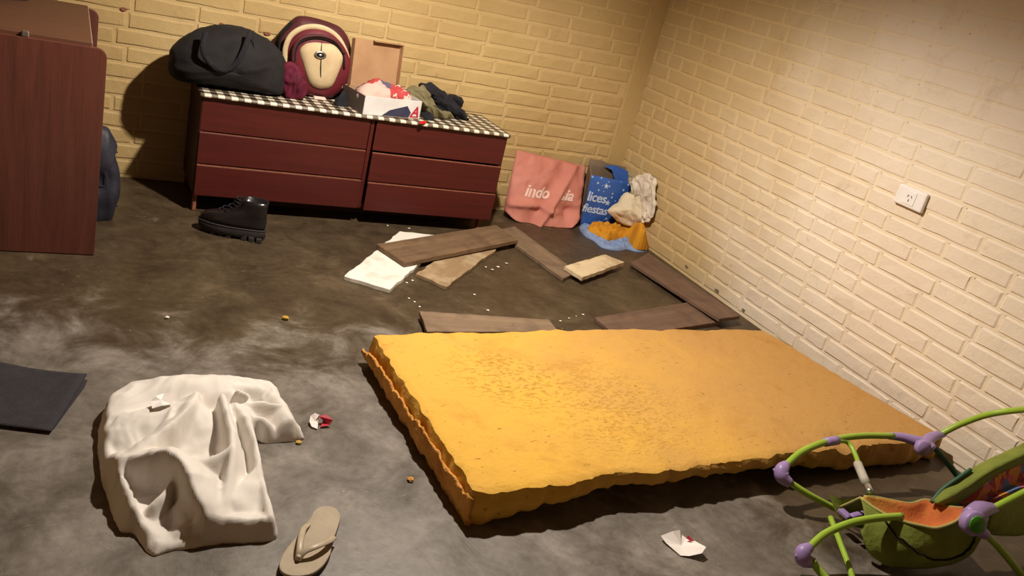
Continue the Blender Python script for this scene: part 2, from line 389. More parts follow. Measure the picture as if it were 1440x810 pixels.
def inflate(name, outline, nrm, front, back, mat, parent=None, rings=9, lump=0.0, ls=6.0, power=2.2, n=5, seed=0, centre=None):
    """closed outline (3D points) puffed out along +nrm (front) and -nrm (back)"""
    O = smooth_closed(outline, n); c = Vector(centre) if centre else sum(O, Vector()) / len(O)
    nv = Vector(nrm).normalized(); V, Fc = [], []; k = len(O)
    def ringv(r, side, d):
        for o in O:
            p = c.lerp(o, r); h = d * max(0.0, 1 - r ** power) ** 0.5
            w = 1 + lump * mnoise.noise(p * ls + Vector((seed * 3.1, seed, 0)))
            V.append(p + nv * side * h * w)
    seq = [(math.sin(math.pi / 2 * i / rings), 1, front) for i in range(1, rings + 1)]
    for r, s, d in seq: ringv(r, s, d)
    for i in range(rings - 1, 0, -1): ringv(math.sin(math.pi / 2 * i / rings), -1, back)
    m = 2 * rings - 1
    for i in range(m - 1):
        for j in range(k): Fc.append((i * k + j, i * k + (j + 1) % k, (i + 1) * k + (j + 1) % k, (i + 1) * k + j))
    V.append(c + nv * front); V.append(c - nv * back)
    for j in range(k):
        Fc.append((len(V) - 2, (j + 1) % k, j)); Fc.append((len(V) - 1, (m - 1) * k + j, (m - 1) * k + (j + 1) % k))
    o = mesh(name, V, Fc, mat, parent, True)
    bm = bmesh.new(); bm.from_mesh(o.data); bmesh.ops.recalc_face_normals(bm, faces=bm.faces); bm.to_mesh(o.data); bm.free()
    return o
def crease(o, amp, freq, along=(1, 0, 0), stretch=0.3, seed=0, zmin=None, xmax=None, ymax=None):
    """press elongated ridged folds into a smooth mesh along its normals"""
    me = o.data; me.update(); a = Vector(along).normalized(); off = Vector((seed * 1.7, seed * 0.9, seed * 2.3))
    nr = [v.normal.copy() for v in me.vertices]
    for v, n in zip(me.vertices, nr):
        p = v.co - a * v.co.dot(a) * (1 - stretch); w = Vector((mnoise.noise(v.co * freq * 0.4 + off), mnoise.noise(v.co * freq * 0.4 - off), 0)) * 0.35 / freq * 4
        r = 1 - abs(mnoise.noise((p + w) * freq + off)) * 2.2
        r2 = 1 - abs(mnoise.noise((p + w) * freq * 2.1 - off)) * 2.2
        v.co = v.co + n * amp * (r * 0.7 + r2 * 0.35 - 0.4)
        if zmin is not None: v.co.z = max(v.co.z, zmin)
        if xmax is not None: v.co.x = min(v.co.x, xmax)
        if ymax is not None: v.co.y = min(v.co.y, ymax)
    me.update(); return o
def slab(name, top, thick, mat, parent=None, bev=0.003, jag=0.0, sub=10, seed=0, down=Vector((0, 0, -1))):
    """flat board: top polygon (3D) extruded down; jag roughens the outline"""
    rnd = random.Random(seed); pts = []
    for i, p in enumerate(top):
        q = Vector(top[(i + 1) % len(top)]); p = Vector(p)
        if jag:
            e = (q - p); side = Vector((-e.y, e.x, 0)).normalized(); m = max(2, int(e.length / 0.03))
            for j in range(m): pts.append(p.lerp(q, j / m) + side * (rnd.uniform(-jag, jag) if j else 0))
        else: pts.append(p)
    bm = bmesh.new(); vs = [bm.verts.new(p) for p in pts]; f = bm.faces.new(vs)
    ex = bmesh.ops.extrude_face_region(bm, geom=[f])
    bmesh.ops.translate(bm, verts=[g for g in ex['geom'] if isinstance(g, bmesh.types.BMVert)], vec=Vector(down) * thick)
    bmesh.ops.recalc_face_normals(bm, faces=bm.faces)
    if bev:
        es = [e for e in bm.edges if len(e.link_faces) == 2 and e.calc_face_angle(0) > 0.9]
        bmesh.ops.bevel(bm, geom=es, offset=bev, segments=2, affect='EDGES', profile=0.5)
    return bmobj(name, bm, mat, parent)
def local_frame(o, origin, xdir):
    """move the mesh into a frame at origin with x along xdir (so object textures follow the thing)"""
    x = Vector(xdir).normalized(); y = Vector((0, 0, 1)).cross(x).normalized(); z = x.cross(y)
    m = Matrix((x, y, z)).transposed().to_4x4(); m.translation = origin
    o.data.transform(m.inverted()); o.matrix_basis = m; return o

# ------------------------------------------------------------------ heightfield cloth
def inside_poly(X, Y, P):
    ins = np.zeros(X.shape, bool); n = len(P)
    for i in range(n):
        x1, y1 = P[i]; x2, y2 = P[(i + 1) % n]
        if y1 == y2: continue
        c = ((y1 > Y) != (y2 > Y)) & (X < (x2 - x1) * (Y - y1) / (y2 - y1) + x1); ins ^= c
    return ins
def edge_dist(X, Y, P, closed=True):
    best = np.full(X.shape, 1e9); bx = X.copy(); by = Y.copy(); side = np.zeros(X.shape); hh = np.zeros(X.shape); n = len(P)
    for i in range(n if closed else n - 1):
        a = P[i]; b = P[(i + 1) % n]; dx, dy = b[0] - a[0], b[1] - a[1]; L = dx * dx + dy * dy + 1e-12
        t = np.clip(((X - a[0]) * dx + (Y - a[1]) * dy) / L, 0, 1); qx = a[0] + t * dx; qy = a[1] + t * dy
        d = np.hypot(X - qx, Y - qy); m = d < best
        best[m] = d[m]; bx[m] = qx[m]; by[m] = qy[m]
        side[m] = ((dx * (Y - a[1]) - dy * (X - a[0]))[m])
        if len(a) > 2: hh[m] = (a[2] + t * (b[2] - a[2]))[m]
    return best, bx, by, side, hh
def sm(x): x = np.clip(x, 0, 1); return x * x * (3 - 2 * x)
def waves(X, Y, seed, n=7, s=18.0):
    r = random.Random(seed); out = np.zeros(X.shape)
    for i in range(n):
        a = r.uniform(0, math.pi); f = s * r.uniform(0.5, 1.7); ph = r.uniform(0, 6.3)
        wx = 0.5 * np.sin(Y * f * 0.35 + ph); out += np.sin((X * math.cos(a) + Y * math.sin(a)) * f + ph + wx) / n
    return out
def folds(X, Y, seed, s=40.0, n=3):
    r = random.Random(seed); out = np.zeros(X.shape); a0 = r.uniform(0, math.pi)
    for i in range(n):
        a = a0 + r.uniform(-0.5, 0.5) + i * 0.5; f = s * r.uniform(0.7, 1.4); ph = r.uniform(0, 6.3)
        w = 0.9 * np.sin(X * s * 0.37 + ph) + 0.9 * np.sin(Y * s * 0.43 + ph * 2)
        t = 1 - np.abs(np.sin((X * math.cos(a) + Y * math.sin(a)) * f * 0.5 + w + ph))
        out += t ** 1.7 * (0.55 + 0.45 * np.sin(Y * s * 0.2 - X * s * 0.27 + ph * 3)) / (1 + i * 0.6)
    return out / 1.6
def heap(name, outline, ridges, base, mat, parent=None, res=0.007, wrinkle=0.006, wscale=26, z0=0.0, rim=0.006, edge=0.03, seed=1, world=False, smooth_n=4, blur=1, fold=1.6):
    """rumpled cloth on a horizontal surface. outline: pixels (or world xy); ridges: (polyline px+height, width_left, width_right)"""
    P = [(Vector((p[0], p[1], 0)) if world else FL(p[0], p[1], z0)) for p in outline]
    P = [(p.x, p.y) for p in smooth_closed([(p.x, p.y, 0) for p in P], smooth_n)]
    xs = [p[0] for p in P]; ys = [p[1] for p in P]
    gx = np.arange(min(xs) - res * 1.5, max(xs) + res * 2, res); gy = np.arange(min(ys) - res * 1.5, max(ys) + res * 2, res)
    X, Y = np.meshgrid(gx, gy); ins = inside_poly(X, Y, P); d, qx, qy, _, _ = edge_dist(X, Y, P)
    snap = (~ins) & (d < res * 0.75); X[snap] = qx[snap]; Y[snap] = qy[snap]; d = np.where(ins, d, 0)
    use = ins | snap
    h = base * (0.6 + 0.4 * waves(X, Y, seed, 5, 9))
    for pts, wl, wr in ridges:
        R = []
        for q in crspline([((q[0], q[1], q[2]) if world else (*FL(q[0], q[1], z0 + q[2]).xy, q[2])) for q in pts], 6): R.append((q.x, q.y, q.z))
        dd, _, _, side, hh = edge_dist(X, Y, R, False)
        w = np.where(side > 0, wl, wr); u = np.clip(1 - dd / w, 0, 1)
        prof = np.where(w < 0.02, sm(u), np.sin(u * math.pi / 2) ** 1.6)
        h = np.maximum(h, base * 0.3 + hh * prof)
    h = h + wrinkle * (waves(X, Y, seed + 5, 8, wscale) + fold * folds(X, Y, seed + 9, wscale)) * sm(d / 0.025)
    for _ in range(blur):
        hp = np.pad(h, 1, mode='edge'); h = (hp[1:-1, 1:-1] * 4 + hp[:-2, 1:-1] + hp[2:, 1:-1] + hp[1:-1, :-2] + hp[1:-1, 2:]) / 8
    Z = z0 + rim + (np.maximum(h, 0.002)) * np.sqrt(sm(d / edge))
    idx = -np.ones(X.shape, int); V = []; Fc = []
    for j, i in zip(*np.nonzero(use)): idx[j, i] = len(V); V.append((X[j, i], Y[j, i], Z[j, i]))
    for j in range(X.shape[0] - 1):
        for i in range(X.shape[1] - 1):
            q = [idx[j, i], idx[j, i + 1], idx[j + 1, i + 1], idx[j + 1, i]]
            if min(q) >= 0: Fc.append(tuple(q))
            elif sum(x >= 0 for x in q) == 3: Fc.append(tuple(x for x in q if x >= 0))
    cnt = {}
    for f in Fc:
        for a, b in zip(f, f[1:] + f[:1]): cnt[(min(a, b), max(a, b))] = cnt.get((min(a, b), max(a, b)), 0) + 1
    low = {}
    def lo_(v):
        if v not in low: low[v] = len(V); V.append((V[v][0], V[v][1], z0 + 0.0005))
        return low[v]
    for f in list(Fc):
        for a, b in zip(f, f[1:] + f[:1]):
            if cnt[(min(a, b), max(a, b))] == 1: Fc.append((b, a, lo_(a), lo_(b)))
    return mesh(name, V, Fc, mat, parent, True)
def text_mesh(body, size, shear=0.0, space=1.0, bold=0.0, extrude=0.0):
    cu = bpy.data.curves.new('t', 'FONT'); cu.body = body; cu.size = size; cu.shear = shear; cu.space_character = space
    cu.align_x = 'CENTER'; cu.offset = bold; cu.extrude = extrude; cu.resolution_u = 3
    o = bpy.data.objects.new('t', cu); COL.objects.link(o)
    dg = bpy.context.evaluated_depsgraph_get(); me = bpy.data.meshes.new_from_object(o.evaluated_get(dg))
    bpy.data.objects.remove(o); bpy.data.curves.remove(cu)
    bm = bmesh.new(); bm.from_mesh(me); bpy.data.meshes.remove(me)
    bmesh.ops.triangulate(bm, faces=bm.faces[:])
    for _ in range(2):
        es = [e for e in bm.edges if e.calc_length() > size * 0.18]
        if es: bmesh.ops.subdivide_edges(bm, edges=es, cuts=1)
    return bm

# ================================================================== SETTING
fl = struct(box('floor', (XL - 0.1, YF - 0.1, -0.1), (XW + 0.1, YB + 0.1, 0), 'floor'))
wb = struct(box('wall_back', (XL - 0.1, YB, 0), (XW + 0.1, YB + 0.12, ZC), 'joint_b'))
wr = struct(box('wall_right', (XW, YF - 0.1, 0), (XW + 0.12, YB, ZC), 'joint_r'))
struct(box('wall_left', (XL - 0.12, YF - 0.1, 0), (XL, YB, ZC), 'plaster'))
struct(box('wall_front', (XL, YF - 0.12, 0), (XW, YF, ZC), 'plaster'))
struct(box('ceiling', (XL - 0.1, YF - 0.1, ZC), (XW + 0.1, YB + 0.1, ZC + 0.06), 'ceil'))

def brick_mesh(name, L, hgt, prd, mat, seed):
    """a painted brick face standing proud of its joints, x along the course, z up, -y out"""
    r = random.Random(seed); nx = 4; rows = []
    e = 0.0045
    prof = [(-hgt / 2, 0), (-hgt / 2 + e * 0.25, -prd * 0.8), (-hgt / 2 + e, -prd), (hgt / 2 - e * 1.6, -prd * 0.95), (hgt / 2, 0.0)]
    V, Fc = [], []
    xs = [-L / 2, -L / 2 + e * 1.3] + [-L / 2 + L * t for t in (0.35, 0.67)] + [L / 2 - e * 1.3, L / 2]
    jb = [r.uniform(-0.0022, 0.0022) for _ in xs]; jt = [r.uniform(-0.0022, 0.0022) for _ in xs]
    for i, x in enumerate(xs):
        end = i in (0, len(xs) - 1)
        for j, (z, y) in enumerate(prof):
            zz = z + (jb[i] if j < 2 else jt[i] if j > 2 else 0)
            xx = x + (r.uniform(-0.002, 0.002) if 0 < j < 4 else 0)
            V.append((xx, 0.0 if end else y + r.uniform(-0.0012, 0.0012) * (0 < j < 4), zz * (0.9 if end and j in (0, 4) else 1)))
    k = len(prof)
    for i in range(len(xs) - 1):
        for j in range(k - 1): Fc.append((i * k + j, (i + 1) * k + j, (i + 1) * k + j + 1, i * k + j + 1))
    me = bpy.data.meshes.new(name); me.from_pydata(V, [], Fc); me.update()
    me.materials.append(M[mat]); return me
CH, ZO, JT = 0.0705, 0.0127, 0.0115
def lay_wall(wall, to_world, u0, u1, seen, mat, header, rotz, end_u=None):
    r = random.Random(11 if mat == 'paint_r' else 5)
    st = [brick_mesh('brick', 1.0, CH - JT, 0.0042, mat, 100 + i) for i in range(7)]
    # unit meshes get their true length baked per kind
    LS, LH = 0.262, 0.124
    sm_ = [brick_mesh('brick', LS - JT, CH - JT, 0.0042, mat, 200 + i) for i in range(8)]
    hm_ = [brick_mesh('brick', LH - JT, CH - JT, 0.0042, mat, 300 + i) for i in range(6)]
    for m in st: bpy.data.meshes.remove(m)
    rest = bmesh.new(); cand = []
    n = -1; z = ZO - CH
    while z < ZC - CH:
        zc = z + CH / 2; u = u0 - r.uniform(0, 0.2); n += 1
        if zc - CH / 2 + JT < 0:
            z += CH; continue
        while u < u1:
            hd = header(n, u, r); L = LH if hd else LS
            sc = r.uniform(0.94, 1.06)
            if u + L * sc > u1: 
                if u1 - u < 0.05: break
                sc = (u1 - u) / L
                if sc < 0.45 and not hd: hd = True; L = LH; sc = (u1 - u) / L
            cand.append((u + L * sc / 2, zc + r.uniform(-0.0015, 0.0015), hd, sc, r.randrange(1000)))
            u += L * sc
        z += CH
    vis = [c for c in cand if seen(c[0], c[1])]
    vis.sort(key=lambda c: c[1]); keep = set(id(c) for c in vis[:300])
    for c in cand:
        u, zc, hd, sc, s = c; me = (hm_[s % 6] if hd else sm_[s % 8])
        proud = 1.0 if zc < 0.75 else max(0.35, 1.0 - (zc - 0.75) * 1.2)
        mtx = Matrix.Translation(to_world(u, zc)) @ Matrix.Rotation(rotz, 4, 'Z') @ Matrix.Diagonal((sc, proud, 1, 1))
        if id(c) in keep:
            o = bpy.data.objects.new('brick', me); o.matrix_basis = mtx; COL.objects.link(o); o.parent = wall
        else:
            b2 = bmesh.new(); b2.from_mesh(me); b2.transform(mtx); t = bpy.data.meshes.new('t'); b2.to_mesh(t); b2.free(); rest.from_mesh(t); bpy.data.meshes.remove(t)
    me = bpy.data.meshes.new('brickwork'); rest.to_mesh(me); rest.free(); me.materials.append(M[mat])
    o = link(bpy.data.objects.new('brickwork', me), wall); o['kind'] = 'stuff'
def proj(p):
    v = Vector(p) - Vector((0, 0, H)); d = v.dot(CF)
    return (720 + F * v.dot(CR) / d, 405 - F * v.dot(CU) / d) if d > 0.1 else (-1e4, -1e4)
def in_view(p, m=25):
    x, y = proj(p); return -m < x < 1440 + m and -m < y < 810 + m
STRIP = 0.115       # smooth plaster strip that closes the back wall at the corner
lay_wall(wb, lambda u, z: Vector((u, YB, z)), XL, XW - STRIP, lambda u, z: in_view((u, YB, z)), 'paint_b',
         lambda n, u, r: r.random() < 0.12, 0.0)
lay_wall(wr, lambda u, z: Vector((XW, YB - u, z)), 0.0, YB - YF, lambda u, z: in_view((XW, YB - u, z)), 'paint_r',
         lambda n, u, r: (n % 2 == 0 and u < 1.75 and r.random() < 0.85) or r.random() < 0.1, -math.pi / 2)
box('corner_strip', (XW - STRIP + 0.004, YB - 0.009, 0), (XW, YB, ZC), 'paint_b', wb, 0.003)
# little bare spots where the paint came off
for px, py, s in ((174, 13, 0.017), (376, 47, 0.017), (312, 34, 0.012)):
    c = AY(px, py, YB - 0.0075); pts = [c + Vector((s * math.cos(a) * random.uniform(0.7, 1.2), 0, s * 0.5 * math.sin(a) * random.uniform(0.7, 1.2))) for a in np.linspace(0, 6.28, 9)[:-1]]
    slab('bare_patch', pts, 0.004, 'edge', wb, 0, down=Vector((0, 1, 0)))
for px, py, s in ((1008, 409, 0.014), (965, 375, 0.01), (1045, 436, 0.011)):
    c = AX(px, py, XW - 0.0075); pts = [c + Vector((0, s * 1.3 * math.cos(a) * random.uniform(0.7, 1.2), s * 0.6 * math.sin(a) * random.uniform(0.7, 1.2))) for a in np.linspace(0, 6.28, 9)[:-1]]
    slab('bare_patch', pts, 0.004, 'olive', wr, 0, down=Vector((1, 0, 0)))

# ================================================================== LAMP (hangs above the frame)
t = empty('pendant_bulb', (LAMP[0], LAMP[1], ZC), 'bare lit bulb hanging on a black cord over the room', 'lamp')
tube('cord', [(LAMP[0], LAMP[1], ZC), (LAMP[0], LAMP[1], LAMP[2] + 0.12)], 0.003, 'rubber', t, 8, 3)
rg = lambda z, r: [Vector((LAMP[0] + r * math.cos(a), LAMP[1] + r * math.sin(a), z)) for a in np.linspace(0, 2 * math.pi, 17)[:-1]]
L2 = LAMP[2]
loft('socket', [rg(L2 + 0.125, 0.006), rg(L2 + 0.12, 0.018), rg(L2 + 0.07, 0.02), rg(L2 + 0.065, 0.022)], 'rubber', t)
loft('bulb', [rg(L2 + 0.064, 0.014), rg(L2 + 0.05, 0.02), rg(L2 + 0.03, 0.032), rg(L2 + 0.01, 0.037), rg(L2 + 0.003, 0.034), rg(L2 - 0.002, 0.02)], 'glass', t)

# ================================================================== FOAM MATTRESS
def mattress():
    zt = 0.104
    c = [FL(525, 470, zt), FL(1072, 463, zt), FL(1326, 612, zt), FL(668, 690, zt)]     # back-left, back-right, front-right, front-left
    t = empty('foam_mattress', (c[0] + c[2]) / 2 * 1.0 - Vector((0, 0, zt)), 'worn yellow foam mattress with torn edges lying on the concrete floor', 'mattress')
    nu, nv = 150, 64
    V = []; Fc = []
    def top(u, v):
        p = (c[0].lerp(c[1], u)).lerp(c[3].lerp(c[2], u), v)
        # softly bowed outline
        p = p + Vector((0, 0.02 * math.sin(math.pi * u) * (1 - v), 0))
        ru = mnoise.fractal(Vector((u * 9, 0.3, v * 0.5)), 1, 2, 3); 
        if v > 0.93: p = p + Vector((0, (v - 0.93) / 0.07 * (0.012 * mnoise.noise(Vector((u * 38, 1.7, 0))) + 0.007 * mnoise.noise(Vector((u * 110, 1.7, 0))) + 0.014 * ru), 0))
        if v < 0.06: p = p + Vector((0, (0.06 - v) / 0.06 * (0.007 * mnoise.noise(Vector((u * 45, 4.7, 0))) + 0.010 * mnoise.noise(Vector((u * 14, 9, 0)))), 0))
        if u < 0.03: p = p + Vector(((0.03 - u) / 0.03 * 0.010 * mnoise.noise(Vector((v * 24, 7.7, 0))), 0, 0))
        if u > 0.97: p = p + Vector(((u - 0.97) / 0.03 * 0.010 * mnoise.noise(Vector((v * 24, 2.7, 0))), 0, 0))
        z = zt + 0.005 * mnoise.noise(Vector((u * 6, v * 3, 0))) + 0.0022 * mnoise.noise(Vector((u * 40, v * 20, 3)))
        e = min(u * 2.0, (1 - u) * 2.0, v * 0.9, (1 - v) * 0.9)          # metres from the rim, about
        z -= 0.005 * max(0, 1 - e / 0.012) ** 2
        # bite along the front edge
        if v > 0.9:
            bt = max(0, mnoise.noise(Vector((u * 13, 5.1, 0))) - 0.12); z -= bt * 0.05 * (v - 0.9) / 0.1 * (1 if u > 0.4 else 0.3)
        return Vector((p.x, p.y, z))
    for j in range(nv + 1):
        for i in range(nu + 1): V.append(top(i / nu, j / nv))
    for j in range(nv):
        for i in range(nu): Fc.append((j * (nu + 1) + i, (j + 1) * (nu + 1) + i, (j + 1) * (nu + 1) + i + 1, j * (nu + 1) + i + 1))
    # rim loop, then side rows
    loop = [j * (nu + 1) for j in range(nv)] + [nv * (nu + 1) + i for i in range(nu)] + [j * (nu + 1) + nu for j in range(nv, 0, -1)] + [i for i in range(nu, 0, -1)]
    ctr = sum((V[i] for i in loop), Vector()) / len(loop)
    n = len(loop); prev = [len(V) + k for k in range(n)]
    for k in range(n): V.append(V[loop[k]].copy())           # own vertices: a crisp cut edge
    rows = 7
    def zbot(k):                                     # lower edge of the foam: nibbled away along the front
        i = loop[k]; u = (i % (nu + 1)) / nu; v = (i // (nu + 1)) / nv
        if v < 0.999: return 0.0, 0.0
        prof = [(0, 0.0), (0.02, 0.0), (0.07, 0.022), (0.12, 0.04), (0.2, 0.052), (0.35, 0.058), (0.5, 0.058), (0.6, 0.05), (0.68, 0.03), (0.75, 0.012), (1, 0.004)]
        for a, b in zip(prof, prof[1:]):
            if a[0] <= u <= b[0]:
                z = a[1] + (b[1] - a[1]) * (u - a[0]) / (b[0] - a[0]); break
        z += (0.007 * mnoise.noise(Vector((u * 60, 0, 4))) + 0.010 * mnoise.noise(Vector((u * 20, 3, 4)))) * min(1, z / 0.02)
        return max(0, z), min(1, z / 0.03)
    zb = [zbot(k) for k in range(n)]
    for r in range(1, rows + 1):
        cur = []
        for k in range(n):
            p0 = V[loop[k]]; z1, _ = zb[k]; f = r / rows
            out = Vector((p0.x - ctr.x, p0.y - ctr.y, 0))
            nx = Vector((1 if out.x > 0 else -1, 0, 0)) if abs(out.x) / 0.95 > abs(out.y) / 0.41 else Vector((0, 1 if out.y > 0 else -1, 0))
            z = p0.z + (z1 + 0.001 - p0.z) * f
            d = 0.008 * math.sin(f * math.pi) + 0.008 * mnoise.noise(Vector((p0.x * 16, p0.y * 16, f * 3))) * math.sin(f * math.pi)
            cur.append(len(V)); V.append(Vector((p0.x, p0.y, z)) + nx * d)
        for k in range(n): Fc.append((prev[k], cur[k], cur[(k + 1) % n], prev[(k + 1) % n]))
        prev = cur
    # underside: goes in under the nibbled front, then down to the floor
    cur = []
    for k in range(n):
        p = V[prev[k]]; s = zb[k][1]; cur.append(len(V)); V.append(Vector((p.x, p.y + 0.12 * s, p.z)))
    for k in range(n): Fc.append((prev[k], cur[k], cur[(k + 1) % n], prev[(k + 1) % n]))
    prev = cur; cur = []
    for k in range(n):
        p = V[prev[k]]; cur.append(len(V)); V.append(Vector((p.x, p.y + 0.01 * zb[k][1], 0.0005)))
    for k in range(n): Fc.append((prev[k], cur[k], cur[(k + 1) % n], prev[(k + 1) % n]))
    Fc.append(tuple(cur))
    mesh('foam_core', V, Fc, 'foam', t, True)
    # the torn skin hanging along the left end
    V = []; Fc = []; m = 110; rw = 8
    a, b = Vector((c[0].x, c[0].y, 0)), Vector((c[3].x, c[3].y, 0))
    for i in range(m + 1):
        s = i / m; p = a.lerp(b, s) + Vector((0, -0.004 if s > 0.98 else 0, 0))
        topz = 0.070 + 0.010 * mnoise.noise(Vector((s * 34, 2, 0))) + 0.020 * mnoise.noise(Vector((s * 9, 6, 0))) + 0.006 * mnoise.noise(Vector((s * 80, 6, 0))) + 0.010 * s
        if s < 0.06: topz *= 0.75
        botz = max(0.002, 0.022 - 0.022 * s + 0.016 * mnoise.noise(Vector((s * 22, 9, 0))))
        off = 0.012 + 0.010 * mnoise.noise(Vector((s * 9, 3, 1))) + 0.012 * (1 - s)
        off *= min(1, (1.02 - s) / 0.15)
        for j in range(rw + 1):
            f = j / rw; z = topz + (botz - topz) * f
            V.append(p + Vector((-off - 0.004 * math.sin(math.pi * f) + 0.010 * f - 0.006 * mnoise.noise(Vector((s * 40, f * 4, 0))), 0, z)))
        V.append(p + Vector((-0.002, 0, botz)))
    k = rw + 2
    for i in range(m):
        for j in range(k - 1): Fc.append((i * k + j, i * k + j + 1, (i + 1) * k + j + 1, (i + 1) * k + j))
    o = mesh('torn_skin', V, Fc, 'foam_skin', t, True)
    so = o.modifiers.new('thick', 'SOLIDIFY'); so.thickness = 0.006; so.offset = 0
    # crust along the front left corner
    V = []; Fc = []; a = Vector((c[3].x, c[3].y, 0)); 
    return t
mattress()

# ================================================================== DRESSER
D0, D1 = 3.60, 3.955           # front and back
DX0, DX1, DZ0, DZ1 = 0.512, 1.905, 0.075, 0.487
XM0, XM1 = 1.222, 1.250
t = empty('dresser', (1.2, 3.78, 0), 'low dark red six drawer dresser against the back brick wall', 'dresser')
box('side_panel', (DX0, D0 + 0.012, DZ0), (DX0 + 0.018, D1, DZ1), 'darkred_side', t, 0.002)
box('side_panel', (DX1 - 0.018, D0 + 0.012, DZ0), (DX1, D1, DZ1), 'darkred_side', t, 0.002)
box('divider', (XM0 + 0.004, D0 + 0.014, DZ0), (XM1 - 0.006, D1, DZ1), 'darkred', t, 0.002)
box('back_panel', (DX0 + 0.018, D1 - 0.006, DZ0), (DX1 - 0.018, D1, DZ1), 'darkred_side', t)
box('bottom_panel', (DX0 + 0.018, D0 + 0.03, DZ0 + 0.004), (DX1 - 0.018, D1, DZ0 + 0.018), 'darkred_side', t)
box('top_panel', (DX0 - 0.006, D0 + 0.004, DZ1), (DX1 + 0.006, D1 + 0.005, DZ1 + 0.016), 'darkred', t, 0.002)
for (x0, x1, dz, dy) in ((DX0 + 0.004, XM0, 0.0, (0.010, 0.006, -0.004)), (XM1, DX1 - 0.004, -0.004, (0.008, -0.002, -0.012))):
    hgt = (DZ1 - DZ0) / 3
    for i in range(3):
        z1 = DZ1 - i * hgt - 0.003 + dz * (i > 0); z0 = z1 - hgt + 0.006
        y = D0 + dy[i]
        d = box('drawer', (x0, y, z0), (x1, y + 0.016, z1), 'darkred', t, 0.0025, 2)
        box('drawer_box', (x0 + 0.02, y + 0.016, z0 + 0.02), (x1 - 0.02, y + 0.28, z1 - 0.03), 'darkred_side', d)
        box('worn_edge', (x0 + 0.002, y + 0.001, z1 - 0.0008), (x1 - 0.002, y + 0.014, z1 + 0.0012), 'edge', d)
for x in (DX0 + 0.006, DX1 - 0.05):
    for y in (D0 + 0.02, D1 - 0.06): box('leg', (x, y, 0), (x + 0.016, y + 0.03, DZ0 + 0.006), 'edge' if y < 3.7 else 'darkred_side', t, 0.003)
box('plinth_board', (DX0 + 0.3, D0 + 0.16, 0), (DX1 - 0.02, D0 + 0.178, DZ0 + 0.004), 'darkred_side', t)
# gingham oilcloth over the top
V = []; Fc = []; nx, ny = 90, 26; zt = DZ1 + 0.0185
for j in range(ny + 1):
    for i in range(nx + 1):
        x = DX0 - 0.008 + (DX1 - DX0 + 0.012) * i / nx; y = D0 - 0.003 + (D1 - D0 + 0.005) * max(0, j - 1) / (ny - 1)
        z = zt + 0.0012 * mnoise.noise(Vector((x * 14, y * 14, 0)))
        if j == 0: y -= 0.003; z -= 0.010 + 0.002 * mnoise.noise(Vector((x * 20, 0, 3)))
        V.append((x, y, z))
for j in range(ny):
    for i in range(nx): Fc.append((j * (nx + 1) + i, j * (nx + 1) + i + 1, (j + 1) * (nx + 1) + i + 1, (j + 1) * (nx + 1) + i))
o = mesh('oilcloth', V, Fc, 'gingham', None, True); tag(o, 'black and cream gingham oilcloth covering the dresser top', 'tablecloth')
s_ = o.modifiers.new('thick', 'SOLIDIFY'); s_.thickness = 0.0018; s_.offset = 1
ZT = zt + 0.003

# ------------------------------------------------------------------ black duffel bag
def P1(x, y): return (220 + 0.1976 * x, 0.1976 * y)
yb = 3.78
ol = [AY(*P1(*p), yb) for p in [(88, 430), (115, 335), (250, 230), (450, 180), (640, 208), (800, 290), (895, 400), (930, 520), (915, 630), (850, 695)]]
ol += [Vector((AY(*P1(650, 670), yb).x, yb, ZT)), Vector((AY(*P1(450, 640), yb).x, yb, ZT)), Vector((AY(*P1(300, 600), yb).x, yb, ZT)), AY(*P1(150, 572), yb), AY(*P1(95, 515), yb)]
for p in ol: p.z = max(p.z, ZT + 0.001)
t = empty('duffel_bag', (0.72, yb, ZT), 'black domed canvas duffel bag on the dresser beside the burgundy backpack', 'bag')
crease(inflate('bag_body', ol, (0, -1, 0), 0.135, 0.13, 'black_fab', t, 16, 0.22, 7, 2.6, n=8), 0.008, 11, (1, 0, 0.3), 0.4, 3, zmin=ZT + 0.001)
hp = [AY(*P1(*p), yb - dy - 0.014) for p, dy in [((350, 230), 0.10), ((330, 350), 0.135), ((380, 450), 0.142), ((470, 500), 0.142), ((560, 460), 0.142), ((620, 360), 0.138), ((670, 230), 0.10)]]
tube('handle', hp, 0.011, 'black_knit', t, 8, 6, 0.5)
tube('seam_piping', [AY(*P1(*p), yb - dy) for p, dy in [((690, 240), 0.095), ((695, 400), 0.128), ((690, 560), 0.118), ((685, 670), 0.05)]], 0.0025, 'black_fab', t, 6, 6)
tube('zipper', [AY(*P1(*p), yb - dy) for p, dy in [((860, 660), 0.06), ((850, 560), 0.085), ((780, 480), 0.115), ((700, 440), 0.128)]], 0.004, 'black_knit', t, 6, 6)
# wine-red cloth squeezed between the bags
o = inflate('cloth_bundle', [AY(*P1(*p), 3.74) for p in [(905, 470), (960, 450), (1020, 500), (1060, 600), (1050, 690), (1000, 715), (930, 712), (900, 640)]], (0, -1, 0), 0.035, 0.02, 'wine', None, 16, 0.3, 16, n=8)
crease(o, 0.014, 24, (0.3, 0, 1), 0.3, 2)
zmin = min(v.co.z for v in o.data.vertices)
for v in o.data.vertices: v.co.z = max(v.co.z, ZT + 0.001)
tag(o, 'crumpled wine red cloth squeezed between the duffel and the backpack', 'cloth')

